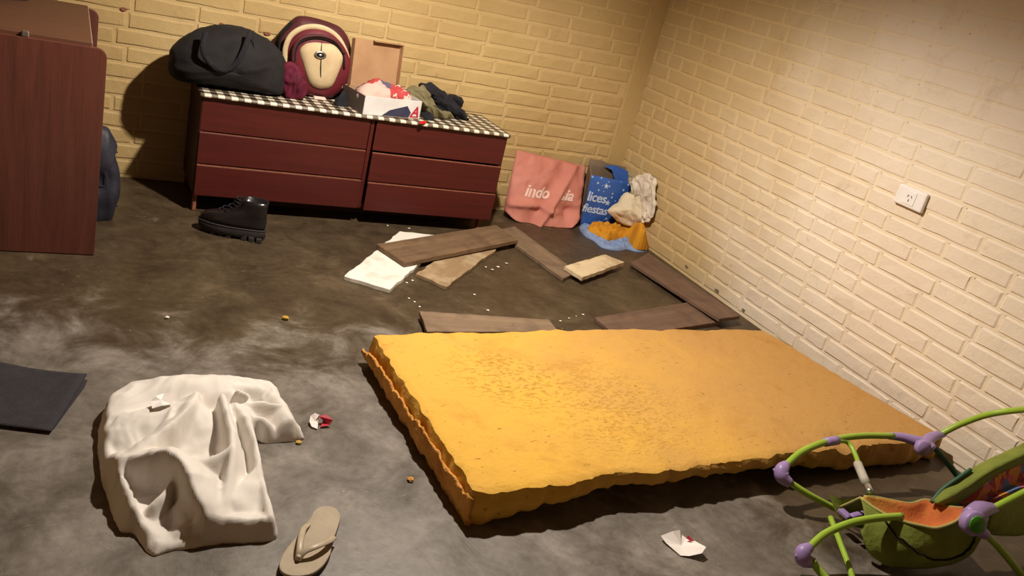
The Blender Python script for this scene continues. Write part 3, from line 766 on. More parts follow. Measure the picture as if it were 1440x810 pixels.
# ------------------------------------------------------------------ burgundy backpack
def P2(x, y): return (370 + 0.17284 * x, 10 + 0.17284 * y)
yp = 3.88
t = empty('backpack', (1.1, yp, ZT), 'burgundy and beige school backpack leaning on the wall on the dresser', 'backpack')
def flo(pts):
    for p in pts: p.z = max(p.z, ZT + 0.001)
    return pts
inflate('bag_body', flo([AY(*P2(*p), yp) for p in [(75, 300), (140, 200), (250, 95), (320, 72), (440, 92), (560, 130), (640, 175), (700, 270), (722, 400), (715, 560), (680, 700), (560, 775), (380, 775), (240, 740), (150, 600), (90, 450)]]), (0, -1, 0), 0.05, 0.08, 'maroon', t, 9, 0.2, 8, 4)
inflate('front_compartment', flo([AY(*P2(*p), yp - 0.05) for p in [(165, 420), (180, 310), (230, 220), (320, 165), (430, 150), (540, 180), (640, 270), (700, 380), (715, 480), (690, 610), (610, 700), (520, 760), (420, 760), (310, 690), (220, 560)]]), (0, -1, 0), 0.06, 0.02, 'burgundy', t, 9, 0.1, 8, 4)
for pts in ([(185, 450), (180, 340), (225, 235), (320, 172), (430, 160), (530, 190), (612, 255), (668, 360), (688, 460), (676, 580)],):
    path = crspline([AY(*P2(*p), yp - 0.078) for p in pts], 8)
    Vv, Ff = sweep(path, 0.012, 8, 0.45, Vector((0, -1, 0))); mesh('beige_band', Vv, Ff, 'beige', t, True)
tube('zipper', [AY(*P2(*p), yp - 0.108) for p in [(255, 440), (265, 350), (310, 280), (400, 250), (500, 258), (590, 300), (650, 390), (660, 500)]], 0.0055, 'dark', t, 6, 6)
tube('zipper_flap', [AY(*P2(*p), yp - 0.113) for p in [(240, 450), (250, 340), (300, 262), (400, 232), (510, 240), (600, 285), (664, 380)]], 0.007, 'maroon', t, 6, 6)
pk = inflate('front_pocket', [AY(*P2(*p), yp - 0.095) for p in [(290, 360), (330, 295), (400, 275), (480, 282), (570, 300), (635, 360), (650, 420), (615, 530), (560, 640), (500, 662), (430, 655), (365, 610), (330, 510)]], (0, -1, 0), 0.032, 0.01, 'beige', t, 7, 0.1, 10, 5)
tube('pocket_zipper', [AY(*P2(*p), yp - d) for p, d in [((476, 285), 0.104), ((474, 340), 0.126), ((470, 450), 0.1285), ((468, 560), 0.126), ((466, 655), 0.104)]], 0.0022, 'dark', pk, 6, 6)
cb = AY(*P2(466, 390), yp - 0.128)
ring = lambda r1, r2, d: [cb + Vector((r1 * math.cos(a), d, r2 * math.sin(a))) for a in np.linspace(0, 6.2832, 21)[:-1]]
loft('badge', [ring(0.026, 0.017, 0.002), ring(0.026, 0.017, -0.003), ring(0.020, 0.012, -0.0035)], 'metal', pk)
loft('badge_centre', [ring(0.018, 0.0105, -0.0030), ring(0.017, 0.0095, -0.0045)], 'dark', pk)
loft('badge_mark', [ring(0.008, 0.0045, -0.0044), ring(0.007, 0.004, -0.0055)], 'metal', pk)
q = AY(*P2(462, 745), yp - 0.112); 
box('label_tab', (q.x - 0.026, q.y - 0.004, q.z - 0.005), (q.x + 0.026, q.y + 0.02, q.z + 0.006), 'text_pale', t, 0.002)
for pts in ([(100, 330), (150, 270), (160, 380), (140, 480)], [(690, 250), (735, 380), (735, 520), (690, 640)]):
    pass
tube('shoulder_strap', [AY(*P2(*p), yp - 0.045) for p in [(240, 120), (160, 210), (130, 300), (140, 400), (170, 470)]], 0.013, 'dark', t, 8, 6, 0.5)
tube('side_strap', [AY(*P2(*p), yp - 0.085) for p in [(660, 540), (655, 600), (640, 660)]], 0.007, 'beige', t, 6, 4, 0.4)
b_ = AY(*P2(140, 372), yp - 0.062); box('buckle', (b_.x - 0.008, b_.y - 0.004, b_.z - 0.008), (b_.x + 0.008, b_.y + 0.004, b_.z + 0.008), 'metal', t, 0.002)

# ------------------------------------------------------------------ shoebox with lid up
def P3(x, y): return (480 + 0.18519 * x, 40 + 0.18519 * y)
def on(px, py): return FL(px, py, ZT)
A0 = on(*P3(158, 655)); A1 = on(*P3(590, 690))                # front bottom corners
hb = 0.083; ex = (A1 - A0); ex.z = 0; ey = Vector((-ex.y, ex.x, 0)).normalized() * 0.20
t = empty('shoebox', (A0 + A1) / 2 + ey / 2, 'open white shoebox with its brown lid standing up', 'box')
def wallp(name, a, b, h, mat, parent, th=0.003, outm=None):
    n = Vector((b.y - a.y, a.x - b.x, 0)).normalized()
    top = [a, b, b + Vector((0, 0, h)), a + Vector((0, 0, h))]
    return slab(name, top, th, mat, parent, 0.0006, down=-n)
up = Vector((0, 0, 1))
front = wallp('front_side', A0, A1, hb, 'white_card', t)
wallp('left_side', A0 + ey, A0, hb, 'grey_card', t); wallp('right_side', A1, A1 + ey, hb, 'white_card', t)
wallp('back_side', A1 + ey, A0 + ey, hb, 'card', t)
slab('bottom', [A0 + up * 0.003, A1 + up * 0.003, A1 + ey + up * 0.003, A0 + ey + up * 0.003], 0.003, 'card', t, 0)
# printed side: dark blue slanted block and a red letter mark
ux = ex.normalized(); nf = Vector((ux.y, -ux.x, 0)); L = ex.length
def fp(s, z, e=0.0006): return A0 + ux * (s * L) + up * z + nf * e
slab('blue_print', [fp(.33, .004), fp(.80, .004), fp(.83, .026), fp(.75, .056), fp(.45, .030)], 0.0005, 'navy_ink', front, 0, down=-nf)
bm = text_mesh('A', 0.062, 0.25, 1, 0.002)
for v in bm.verts: v.co = fp(0.895, 0.012, 0.0012) + ux * v.co.x + up * v.co.y
bmobj('letter_mark', bm, 'red_ink', front)
slab('red_print', [fp(.82, .006, .0009), fp(.97, .006, .0009), fp(.97, .012, .0009), fp(.82, .012, .0009)], 0.0005, 'red_ink', front, 0, down=-nf)
# lid: panel standing behind with short flaps
lb = 0.205
tl = Vector((0, 0.16, 1)).normalized() * lb
B0 = A0 + ey + up * hb * 0.98; B1 = A1 + ey + up * hb * 0.98
B0 = B0 + ux * 0.018; B1 = B1 - ux * 0.03
nl = Vector((ux.y, -ux.x, 0)); nl = (nl + up * 0.16).normalized()
lid = slab('lid', [B0, B1, B1 + tl, B0 + tl], 0.003, 'card', t, 0.0006, down=-nl)
slab('lid_flap', [B1, B1 + nl * 0.03, B1 + nl * 0.03 + tl, B1 + tl], 0.003, 'card', lid, 0.0006, down=ux)
slab('lid_flap', [B0.lerp(B1, 0.42) + tl, B1 + tl, B1 + nl * 0.026 + tl - up * 0.004, B0.lerp(B1, 0.40) + nl * 0.026 + tl - up * 0.004], 0.003, 'card', lid, 0.0006, down=up)
slab('lid_flap', [B0, B0 + tl, B0 + tl + nl * 0.03, B0 + nl * 0.03], 0.003, 'card', lid, 0.0006, down=-ux)
# printed tissue bag inside
cI = (A0 + A1) / 2 + ey * 0.42 + up * 0.062
o = inflate('tissue_bundle', [cI - ux * 0.13 - ey * 0.25, cI - ux * 0.0 - ey * 0.32, cI + ux * 0.11 - ey * 0.25, cI + ux * 0.128 + ey * 0.1, cI + ux * 0.09 + ey * 0.38, cI - ux * 0.05 + ey * 0.4, cI - ux * 0.132 + ey * 0.2], (0, 0, 1), 0.07, 0.045, 'tissue', None, 16, 0.4, 16, n=8)
crease(o, 0.012, 26, (1, 0.5, 0), 0.5, 4)
tag(o, 'crumpled red and blue printed tissue bulging out of the shoebox', 'wrapping paper')

# black cloth in front-left of the shoebox, olive and black clothes to its right
def clothes_px(name, pts, ridges, base, mat, label, cat, seed, z0, wr=0.008, ws=34, **kw):
    o = heap(name, pts, ridges, base, mat, None, 0.006, wr, ws, z0, seed=seed, **kw)
    for v in o.data.vertices: v.co.x = min(v.co.x, XW - 0.008)
    tag(o, label, cat); return o
clothes_px('cloth_bundle', [(470, 147), (474, 136), (480, 128), (486, 124), (489, 130), (488, 140), (491, 147), (482, 150)], [([(478, 140, .03), (488, 128, .05)], .04, .04)], 0.035, 'black_knit', 'small black cloth between the backpack and the shoebox', 'cloth', 3, ZT)
def bundle(name, pts, y, mat, label, f, b, seed, lump=0.7, ls=18, cat='clothing'):
    o = inflate(name, [AY(*P3(*p), y) for p in pts], (0, -1, 0.25), f, b, mat, None, 18, lump * 0.5, ls, 3, n=8, seed=seed)
    crease(o, 0.016, 24, (0.8, 0, -0.6), 0.3, seed)
    for v in o.data.vertices:
        w = v.co; k = 0.006 * math.sin(w.x * 90 + w.z * 60 + 3 * mnoise.noise(w * 12) + seed)
        v.co = w + Vector((0, k, k * 0.5)); v.co.z = max(v.co.z, ZT + 0.001); v.co.y = min(v.co.y, YB - 0.02)
    tag(o, label, cat); return o
bundle('olive_shirt', [(478, 505), (530, 455), (612, 440), (665, 530), (730, 620), (842, 668), (836, 705), (700, 705), (640, 660), (600, 600), (540, 560)], 3.785, 'olive', 'crumpled olive green shirt on the dresser right of the shoebox', 0.05, 0.05, 4)
bundle('black_sweater', [(612, 425), (700, 430), (780, 475), (812, 520), (870, 515), (915, 560), (905, 605), (945, 680), (940, 720), (860, 710), (760, 645), (700, 580), (640, 500)], 3.82, 'black_knit', 'bunched black knitted sweater at the right end of the dresser', 0.05, 0.07, 5)
clothes_px('black_sock', [P3(*p) for p in [(592, 640), (610, 590), (650, 640), (700, 680), (690, 700), (640, 690)]], [], 0.022, 'black_knit', 'small black sock beside the shoebox corner', 'clothing', 6, ZT)
o = inflate('bottle_cap', [on(*P3(590, 720)), on(*P3(612, 726)), on(*P3(645, 720)), on(*P3(640, 711)), on(*P3(600, 708))], (0, 0, 1), 0.008, 0.0, 'red', None, 4); tag(o, 'tiny bright red plastic piece at the dresser front edge', 'plastic piece')

# ================================================================== LEFT CHEST (near end panel faces the camera)
CY0, CY1 = 3.085, 3.84
t = empty('sideboard', (-0.3, 3.45, 0), 'tall brown wood veneer sideboard with rounded end panels', 'sideboard')
def end_panel(y, x1, z1, mat='veneer'):
    r = 0.03; pts = [Vector((-0.82, y, 0.003)), Vector((x1 - 0.004, y, 0.003)), Vector((x1, y, z1 - r))]
    pts += [Vector((x1 - r + r * math.cos(a), y, z1 - r + r * math.sin(a))) for a in np.linspace(0.2, math.pi / 2, 6)] + [Vector((-0.82, y, z1))]
    return slab('end_panel', pts, 0.018, mat, t, 0.0015, down=Vector((0, 1, 0)))
XC = 0.1385
end_panel(CY0, XC, 0.722); end_panel(CY1, XC - 0.004, 0.722)
box('top_board', (-0.80, CY0 + 0.018, 0.716), (XC - 0.045, CY1, 0.734), 'veneer_top', t, 0.002)
box('top_edge_strip', (XC - 0.045, CY0 + 0.018, 0.717), (XC - 0.043, CY1, 0.733), 'strap', t)
box('shelf', (-0.80, CY0 + 0.018, 0.36), (XC - 0.05, CY1, 0.378), 'veneer_top', t)
box('shelf', (-0.80, CY0 + 0.018, 0.06), (XC - 0.05, CY1, 0.078), 'veneer_top', t)
box('back_board', (-0.82, CY0 + 0.018, 0.03), (-0.80, CY1, 0.72), 'veneer_top', t)
q = FL(36, 45, 0.722); box('bracket', (q.x - 0.008, CY0 + 0.004, 0.722), (q.x + 0.012, CY0 + 0.022, 0.74), 'metal', t, 0.003)
# folded dark thing at the far end of the top
q = FL(20, -8, 0.7345) - Vector((0, 0.03, 0))
o = inflate('folded_cloth', [q + Vector(p) for p in ((-0.16, -0.08, 0), (0.02, -0.085, 0), (0.05, 0, 0), (0.02, 0.08, 0), (-0.16, 0.08, 0))], (0, 0, 1), 0.04, 0.0, 'navy_quilt', None, 5, 0.3, 10, 4)
tag(o, 'dark folded cloth lying on the brown sideboard top', 'cloth')
# dark quilted bag behind the sideboard
yq = 3.90
t = empty('quilted_bag', FL(150, 312), 'dark navy quilted bag on the floor behind the sideboard', 'bag')
pts = [(120, 180), (148, 178), (158, 190), (165, 205), (160, 212), (168, 240), (169, 270), (163, 290), (158, 306), (148, 314), (120, 316), (112, 250)]
y_ = FL(148, 314).y + 0.06
inflate('bag_body', [AY(x, y, y_) for x, y in pts], (0, -1, 0), 0.06, 0.07, 'navy_quilt', t, 14, 0.3, 14, 3, n=7)
for yy in (212, 236, 262, 288): tube('quilt_seam', [AY(x, yy + (x - 140) * 0.08, y_ - d) for x, d in ((128, .058), (146, .05), (158, .03), (165, .008))], 0.003, 'black_fab', t, 6, 4)

# ================================================================== BOOT
def boot():
    toe, heel = FL(273, 325), FL(367, 345)
    ax = (toe - heel); Lb = ax.length; ax.normalize(); sd = Vector((0, 0, 1)).cross(ax)
    org = heel + sd * 0.045 * (1 if (heel + sd * 0.1).y > heel.y else -1)
    t = empty('ankle_boot', org, 'black leather lace-up boot with chunky tread in front of the dresser', 'boot')
    def footring(z, x0, x1, w, pinch=1.0):
        R = []
        for a in np.linspace(0, 2 * math.pi, 33)[:-1]:
            c, s = math.cos(a), math.sin(a)
            x = (x0 + x1) / 2 + (x1 - x0) / 2 * math.copysign(abs(c) ** 0.75, c)
            f = (x - x0) / max(x1 - x0, 1e-6)
            ww = w * (0.72 + 0.38 * math.sin(min(1, f * 1.15) * math.pi * 0.62) ** 2) if pinch else w
            R.append(org + ax * x + sd * (ww * math.copysign(abs(s) ** 0.8, s)) + Vector((0, 0, z)))
        return R
    L_ = Lb
    loft('sole', [footring(0.012, 0.006, L_ - 0.012, 0.043), footring(0.022, -0.002, L_ - 0.002, 0.046), footring(0.042, -0.003, L_, 0.047), footring(0.046, 0.0, L_ - 0.004, 0.045)], 'rubber', t)
    loft('welt', [footring(0.045, -0.003, L_ + 0.001, 0.0475), footring(0.050, -0.003, L_ + 0.001, 0.0475)], 'rubber', t)
    for k, x in enumerate((0.004, 0.034, 0.064, 0.125, 0.155, 0.185, 0.213)):
        for s in (-1, 1):
            w = 0.036 if x < 0.08 else 0.042 if x < 0.2 else 0.034
            b = box_bm((x, 0.0, 0.0 if x < 0.19 else 0.004), (x + 0.021, 0.016, 0.02), 0.002)
            for v in b.verts: v.co = org + ax * v.co.x + sd * (s * (w - 0.016 + v.co.y + 0.001)) + Vector((0, 0, v.co.z))
            bmobj('tread_lug', b, 'rubber', t)
    loft('upper', [footring(0.049, 0.003, L_ - 0.008, 0.041), footring(0.068, 0.0, L_ - 0.006, 0.041), footring(0.082, -0.001, L_ - 0.022, 0.039), footring(0.092, 0.0, L_ - 0.055, 0.037), footring(0.102, 0.001, L_ - 0.095, 0.035), footring(0.115, 0.003, L_ - 0.128, 0.034, 0),
                  footring(0.13, 0.004, L_ - 0.148, 0.034, 0), footring(0.15, 0.002, L_ - 0.160, 0.035, 0), footring(0.168, 0.0, L_ - 0.165, 0.036, 0), footring(0.166, 0.004, L_ - 0.169, 0.032, 0), footring(0.13, 0.008, L_ - 0.16, 0.029, 0)], 'leather', t, (True, True))
    for i in range(6):
        z = 0.096 + i * 0.0125; x = L_ - 0.080 - i * 0.0145 + (i > 3) * (i - 3) * 0.008 - (0.012 if i > 1 else 0.004)
        p = org + ax * x + Vector((0, 0, z))
        tube('lace', [p + sd * 0.026 - ax * 0.014, p + sd * 0.012 + ax * 0.006 + Vector((0, 0, .004)), p - sd * 0.012 + ax * 0.006 + Vector((0, 0, .004)), p - sd * 0.026 - ax * 0.014], 0.0028, 'black_knit', t, 6, 4)
boot()

# ================================================================== SALMON TOTE BAG
def tote():
    bl, br = Vector((2.112, 3.865, 0)), Vector((2.565, 3.815, 0))
    tl, tr = AY(727, 211, 3.945), AY(824, 234, 3.935)
    t = empty('tote_bag', (bl + br) / 2, 'salmon pink fabric tote bag slumped against the back wall', 'bag')
    K = 96; R = 34
    def prof(v): return 0.055 * (1 - v) ** 0.7 + 0.007
    def P(x, v, side=1):
        """x across the bag (-1..1), v up, side 1 front / -1 back"""
        l = bl.lerp(tl, v); r = br.lerp(tr, v); c = (l + r) / 2; hw = (r - l).length / 2; ux_ = (r - l).normalized(); n = Vector((ux_.y, -ux_.x, 0))
        sy = max(0.0, 1 - abs(x) ** 5) ** 0.5 * side; y = sy
        wb_ = 1.0 - 0.10 * max(0, 1 - v / 0.16) ** 2
        p = c + ux_ * (x * hw * wb_) + n * (y * prof(v))
        s = (x + 1) / 2
        if sy > 0:
            # diagonal folds and a caved-in lower right
            d1 = (s - 0.78 + (0.62 - v) * 0.75 * -1 + 0.0) 
            f1 = math.exp(-(((s - (0.42 + 0.42 * v)) / 0.055) ** 2)) * (0.9 - 0.4 * v)
            f2 = math.exp(-(((s - (0.30 + 0.40 * v)) / 0.09) ** 2)) * 0.7
            f3 = math.exp(-(((s - 0.80) / 0.10) ** 2 + ((v - 0.22) / 0.13) ** 2))
            f4 = math.exp(-(((v - 0.235 - 0.05 * math.sin(s * 5)) / 0.05) ** 2)) * (0.8 if s < 0.55 else 0.3)
            p += n * (0.034 * f1 - 0.024 * f2 - 0.055 * f3 + 0.026 * f4) * min(1, sy * 3)
            p += n * (0.010 * mnoise.noise(Vector((s * 6, v * 5, 1))) + 0.004 * mnoise.noise(Vector((s * 16, v * 12, 4)))) * min(1, sy * 3)
        p.z += -0.012 * math.sin(s * 6.0 + 0.5) * (1 - v) * 0 
        if v < 0.12: p.z += 0.03 * (1 - v / 0.12) * abs(x) ** 6
        p.z = max(p.z, 0.001); return p, n
    V = []; Fc = []
    vs = [0, 0.012, 0.03, 0.06] + [0.06 + 0.94 * (i + 1) / R for i in range(R)]
    for v in vs:
        for k in range(64): V.append(P(-1 + 2 * k / 64, v)[0])
        for k in range(32): V.append(P(1 - 2 * k / 32, v, -1)[0])
    for i in range(len(vs) - 1):
        for k in range(K): Fc.append((i * K + k, i * K + (k + 1) % K, (i + 1) * K + (k + 1) % K, (i + 1) * K + k))
    Fc.append(tuple(range(K - 1, -1, -1)))
    o = mesh('bag_body', V, Fc, 'pink', t, True)
    m = o.modifiers.new('thick', 'SOLIDIFY'); m.thickness = 0.0015; m.offset = -1
    # printed word, broken by the fold
    for body, s0, rise in (('indo', 0.34, 0.0), ('sia', 0.735, 0.03)):
        bm = text_mesh(body, 0.088 if body != 'ne' else 0.06, 0.35, 1.0, 0.0022)
        for v_ in bm.verts:
            s = s0 + v_.co.x / 0.47; v = 0.40 + rise + v_.co.y / 0.36 
            p, n = P(max(-0.999, min(0.999, 2 * s - 1)), v); v_.co = p + n * 0.0032
        bmobj('printed_word', bm, 'text_pale', o)
tote()

# ================================================================== BLUE GIFT BAG AND CLOTHES IN THE CORNER
def P5(x, y): return (800 + 0.17287 * x, 220 + 0.17287 * y)
def giftbag():
    yf = 3.845
    bl, br = AY(*P5(92, 560), yf), AY(*P5(430, 575), yf); bl.z = br.z = 0.001
    tl, tr = AY(*P5(185, 150), yf - 0.01), AY(*P5(510, 215), yf - 0.01)
    dp = Vector((0.03, 0.10, 0.0))
    t = empty('gift_bag', (bl + br) / 2, 'blue paper gift bag printed with white stars in the corner', 'bag')
    def quad(name, a, b, c, d, mat, n=10, bul=0.0, nrm=Vector((0, -1, 0)), wav=0.0):
        V, Fc = [], []
        for j in range(n + 1):
            for i in range(n + 1):
                u, v = i / n, j / n; p = a.lerp(b, u).lerp(d.lerp(c, u), v)
                p = p + nrm * (bul * math.sin(math.pi * u) * math.sin(math.pi * min(1, v * .9 + .1)) + wav * mnoise.noise(Vector((u * 3, v * 3, 2))))
                if v > 0.99: p.z += 0.012 * mnoise.noise(Vector((u * 7, 1, 5)))
                V.append(p)
        for j in range(n):
            for i in range(n): Fc.append((j * (n + 1) + i, j * (n + 1) + i + 1, (j + 1) * (n + 1) + i + 1, (j + 1) * (n + 1) + i))
        o = mesh(name, V, Fc, mat, t, True); m = o.modifiers.new('thick', 'SOLIDIFY'); m.thickness = 0.001; m.offset = -1 if False else 1
        return o
    front = quad('front_panel', bl, br, tr, tl, 'blue_star', 12, 0.02, wav=0.008)
    b2 = [p + dp for p in (bl, br, tr, tl)]
    b2[2].z += 0.055; b2[3].z += 0.065; b2[2].x += 0.02
    quad('side_panel', b2[0], bl, tl, b2[3], 'bag_inside', 8, 0.01, Vector((1, 0, 0)))
    quad('side_panel', br, b2[1], b2[2], tr, 'blue_back', 8, 0.01, Vector((1, 0, 0)))
    quad('back_panel', b2[1], b2[0], b2[3].lerp(b2[2], 0.0), b2[2], 'bag_inside', 8, 0.01)
    slab('bottom_panel', [bl + up * 0.002, br + up * 0.002, b2[1] + up * 0.002, b2[0] + up * 0.002], 0.0015, 'bag_inside', t, 0)
    # flap of the plain blue side folded into sight
    f0 = AY(*P5(350, 110), yf + 0.06); f1 = AY(*P5(385, 235), yf + 0.03); f2 = AY(*P5(505, 225), yf + 0.03); f3 = AY(*P5(545, 150), yf + 0.06); f4 = AY(*P5(380, 72), yf + 0.075); f5 = AY(*P5(285, 78), yf + 0.075)
    slab('folded_flap', [f1, f2, f3, f4, f5, f0][::-1], 0.0012, 'blue_back', t, 0, down=Vector((0, 1, 0)))
    nrm = (br - bl).cross(tl - bl).normalized()
    if nrm.y > 0: nrm = -nrm
    def onf(u, v, e=0.0025):
        p = bl.lerp(br, u).lerp(tl.lerp(tr, u), v); p = p + Vector((0, -1, 0)) * (0.02 * math.sin(math.pi * u) * math.sin(math.pi * min(1, v * .9 + .1)) + 0.008 * mnoise.noise(Vector((u * 3, v * 3, 2))))
        return p + nrm * e
    for body, uu, vv, sz in (('lices', 0.215, 0.51, 0.078), ('fiestas', 0.235, 0.28, 0.070)):
        bm = text_mesh(body, sz, 0.12, 0.92, 0.0012)
        w = (br - bl).length; h = (tl - bl).length
        for v_ in bm.verts: v_.co = onf(uu + v_.co.x / w, vv + v_.co.y / h)
        bmobj('printed_word', bm, 'star_white', front)
    for (px, py, r) in ((305, 240, 22), (312, 376, 24), (238, 538, 20), (232, 218, 11), (445, 272, 12), (348, 334, 10), (480, 232, 11), (302, 503, 11)):
        # project onto panel
        best = None
        for iu in range(0, 41):
            for iv in range(0, 41):
                x, y = proj(onf(iu / 40, iv / 40)); X_, Y_ = P5(px, py); dd = (x - X_) ** 2 + (y - Y_) ** 2
                if best is None or dd < best[0]: best = (dd, iu / 40, iv / 40)
        _, u, v = best; R_ = r * 0.17287 / F * 5.6
        w = (br - bl).length; h = (tl - bl).length; pts = []
        for k in range(10):
            a = math.pi / 2 + k * math.pi / 5; rr = R_ * (1 if k % 2 == 0 else 0.42)
            pts.append(onf(u + rr * math.cos(a) / w, v + rr * math.sin(a) / h, 0.003))
        slab('printed_star', pts, 0.0008, 'star_white', front, 0, down=Vector((0, 1, 0)))
    return t
giftbag()
# cream cloth hanging out of the bag and down the wall corner
def in_room(px, py, y, gap=0.035):
    p = AY(px, py, y); return AX(px, py, XW - gap) if p.x > XW - gap else p
def drape(name, pts, mat, label, seed, f=0.05, b=0.03, lump=0.6, ls=14, amp=0.014, along=(0.3, 0, 1)):
    o = inflate(name, [in_room(*P5(*p[:2]), p[2]) for p in pts], (-0.35, -1, 0.2), f, b, mat, None, 22, lump, ls, 3, n=9, seed=seed)
    crease(o, amp, 26, along, 0.25, seed)
    for v in o.data.vertices: v.co.z = max(v.co.z, 0.002); v.co.x = min(v.co.x, XW - 0.009)
    tag(o, label, 'clothing'); return o
drape('cream_shirt', [(505, 215, 3.80), (560, 165, 3.80), (640, 150, 3.78), (700, 180, 3.74), (690, 300, 3.70), (700, 440, 3.64), (660, 520, 3.66), (600, 530, 3.70), (595, 420, 3.76), (570, 330, 3.80), (515, 300, 3.82)], 'white_cloth', 'off-white shirt hanging from the gift bag down the wall corner', 3, 0.03, 0.02, 0.3, 16, 0.022, (0.25, 0.2, 1))
drape('cream_cloth', [(320, 450, 3.76), (400, 370, 3.78), (455, 295, 3.80), (520, 310, 3.80), (585, 330, 3.78), (592, 440, 3.74), (590, 520, 3.71), (500, 565, 3.72), (420, 540, 3.74)], 'cream_cloth', 'folded cream cloth in front of the starry gift bag', 8, 0.03, 0.02, 0.2, 9, 0.007, (1, 0, -0.4))
clothes_px('blue_garment', [P5(*p) for p in [(85, 590), (110, 555), (180, 565), (400, 580), (560, 640), (650, 720), (640, 770), (560, 780), (480, 760), (400, 770), (270, 745), (200, 690), (130, 650)]],
           [([(*P5(110, 580), .03), (*P5(230, 690), .035), (*P5(330, 730), .03), (*P5(480, 740), .03), (*P5(600, 770), .02)], .05, .05)], 0.012, 'blue_cloth', 'crumpled light blue garment under the mustard shirt in the corner', 'clothing', 9, 0.0, 0.014, 150, fold=1.8, edge=0.015, blur=1)
def mustard():
    pts = [P5(*p) for p in [(140, 620), (165, 585), (240, 575), (340, 585), (430, 580), (500, 560), (610, 540), (640, 620), (648, 740), (600, 762), (520, 745), (480, 690), (400, 680), (300, 690), (210, 650)]]
    o = heap('mustard_shirt', pts, [([(*P5(160, 600), .05), (*P5(300, 610), .07), (*P5(450, 630), .06)], .05, .05), ([(*P5(560, 560), .10), (*P5(600, 640), .085), (*P5(630, 740), .05)], .07, .07), ([(*P5(480, 640), .07), (*P5(520, 720), .06)], .03, .03)], 0.04, 'yellow_cloth', None, 0.005, 0.017, 130, 0.013, seed=21, edge=0.015, fold=1.9, blur=1)
    crease(o, 0.005, 30, (1, -0.3, 0), 0.3, 6, zmin=0.004)
    for v in o.data.vertices: v.co.x = min(v.co.x, XW - 0.008)
    tag(o, 'crumpled mustard yellow shirt on the floor in the wall corner', 'clothing')
mustard()

# ================================================================== LOOSE BOARDS
def board(pts, z, th, mat, label, jag=0.0, seed=0, bev=0.003, tilt=None, name='loose_board'):
    top = [FL(x, y, z if tilt is None else tilt[i]) for i, (x, y) in enumerate(pts)]
    o = slab(name, top, th, mat, None, bev, jag, seed=seed)
    e = top[1] - top[0]; e2 = top[2] - top[1]
    local_frame(o, sum(top, Vector()) / len(top) - Vector((0, 0, th)), Vector((*(e if e.length > e2.length else e2).xy, 0)))
    tag(o, label, 'board', 'loose boards on the floor'); return o
board([(484, 388), (548, 407), (632, 333), (562, 325)], 0.018, 0.0175, 'board_white', 'white painted board lying under the brown plank', 0.004, 1, 0.002)
board([(585, 385), (628, 403), (698, 350), (655, 333)], 0.017, 0.0165, 'board_dirty', 'cement-stained board poking out from under the brown plank', 0.005, 2, 0.002)
board([(530, 343), (569, 369), (729, 337), (697, 316)], 0.05, 0.022, 'board', 'wide brown plank lying across two other boards', 0.0015, 3, 0.003, tilt=(0.042, 0.042, 0.047, 0.047))
board([(696, 323), (724, 318), (812, 382), (792, 391)], 0.02, 0.0195, 'board2', 'narrow dusty plank running toward the short pale board', 0.002, 4)
board([(794, 374), (851, 357.5), (878, 368.5), (819, 390)], 0.044, 0.02, 'board_pale', 'short pale flaking board near the mustard shirt', 0.003, 5, 0.002, tilt=(0.042, 0.042, 0.042, 0.042))
board([(887, 369), (912, 355), (1041, 444), (1012, 448)], 0.04, 0.018, 'board3', 'long brown plank along the foot of the right wall', 0.0015, 6, tilt=(0.024, 0.024, 0.05, 0.05))
board([(836, 446), (972, 424), (1015, 452), (870, 474)], 0.02, 0.0195, 'board3', 'reddish brown plank between mattress and wall plank', 0.002, 7)
board([(590, 437), (772, 449), (786, 466), (601, 466)], 0.03, 0.018, 'board2', 'thin dusty board behind the back edge of the mattress', 0.0015, 8, tilt=(0.034, 0.02, 0.02, 0.034))

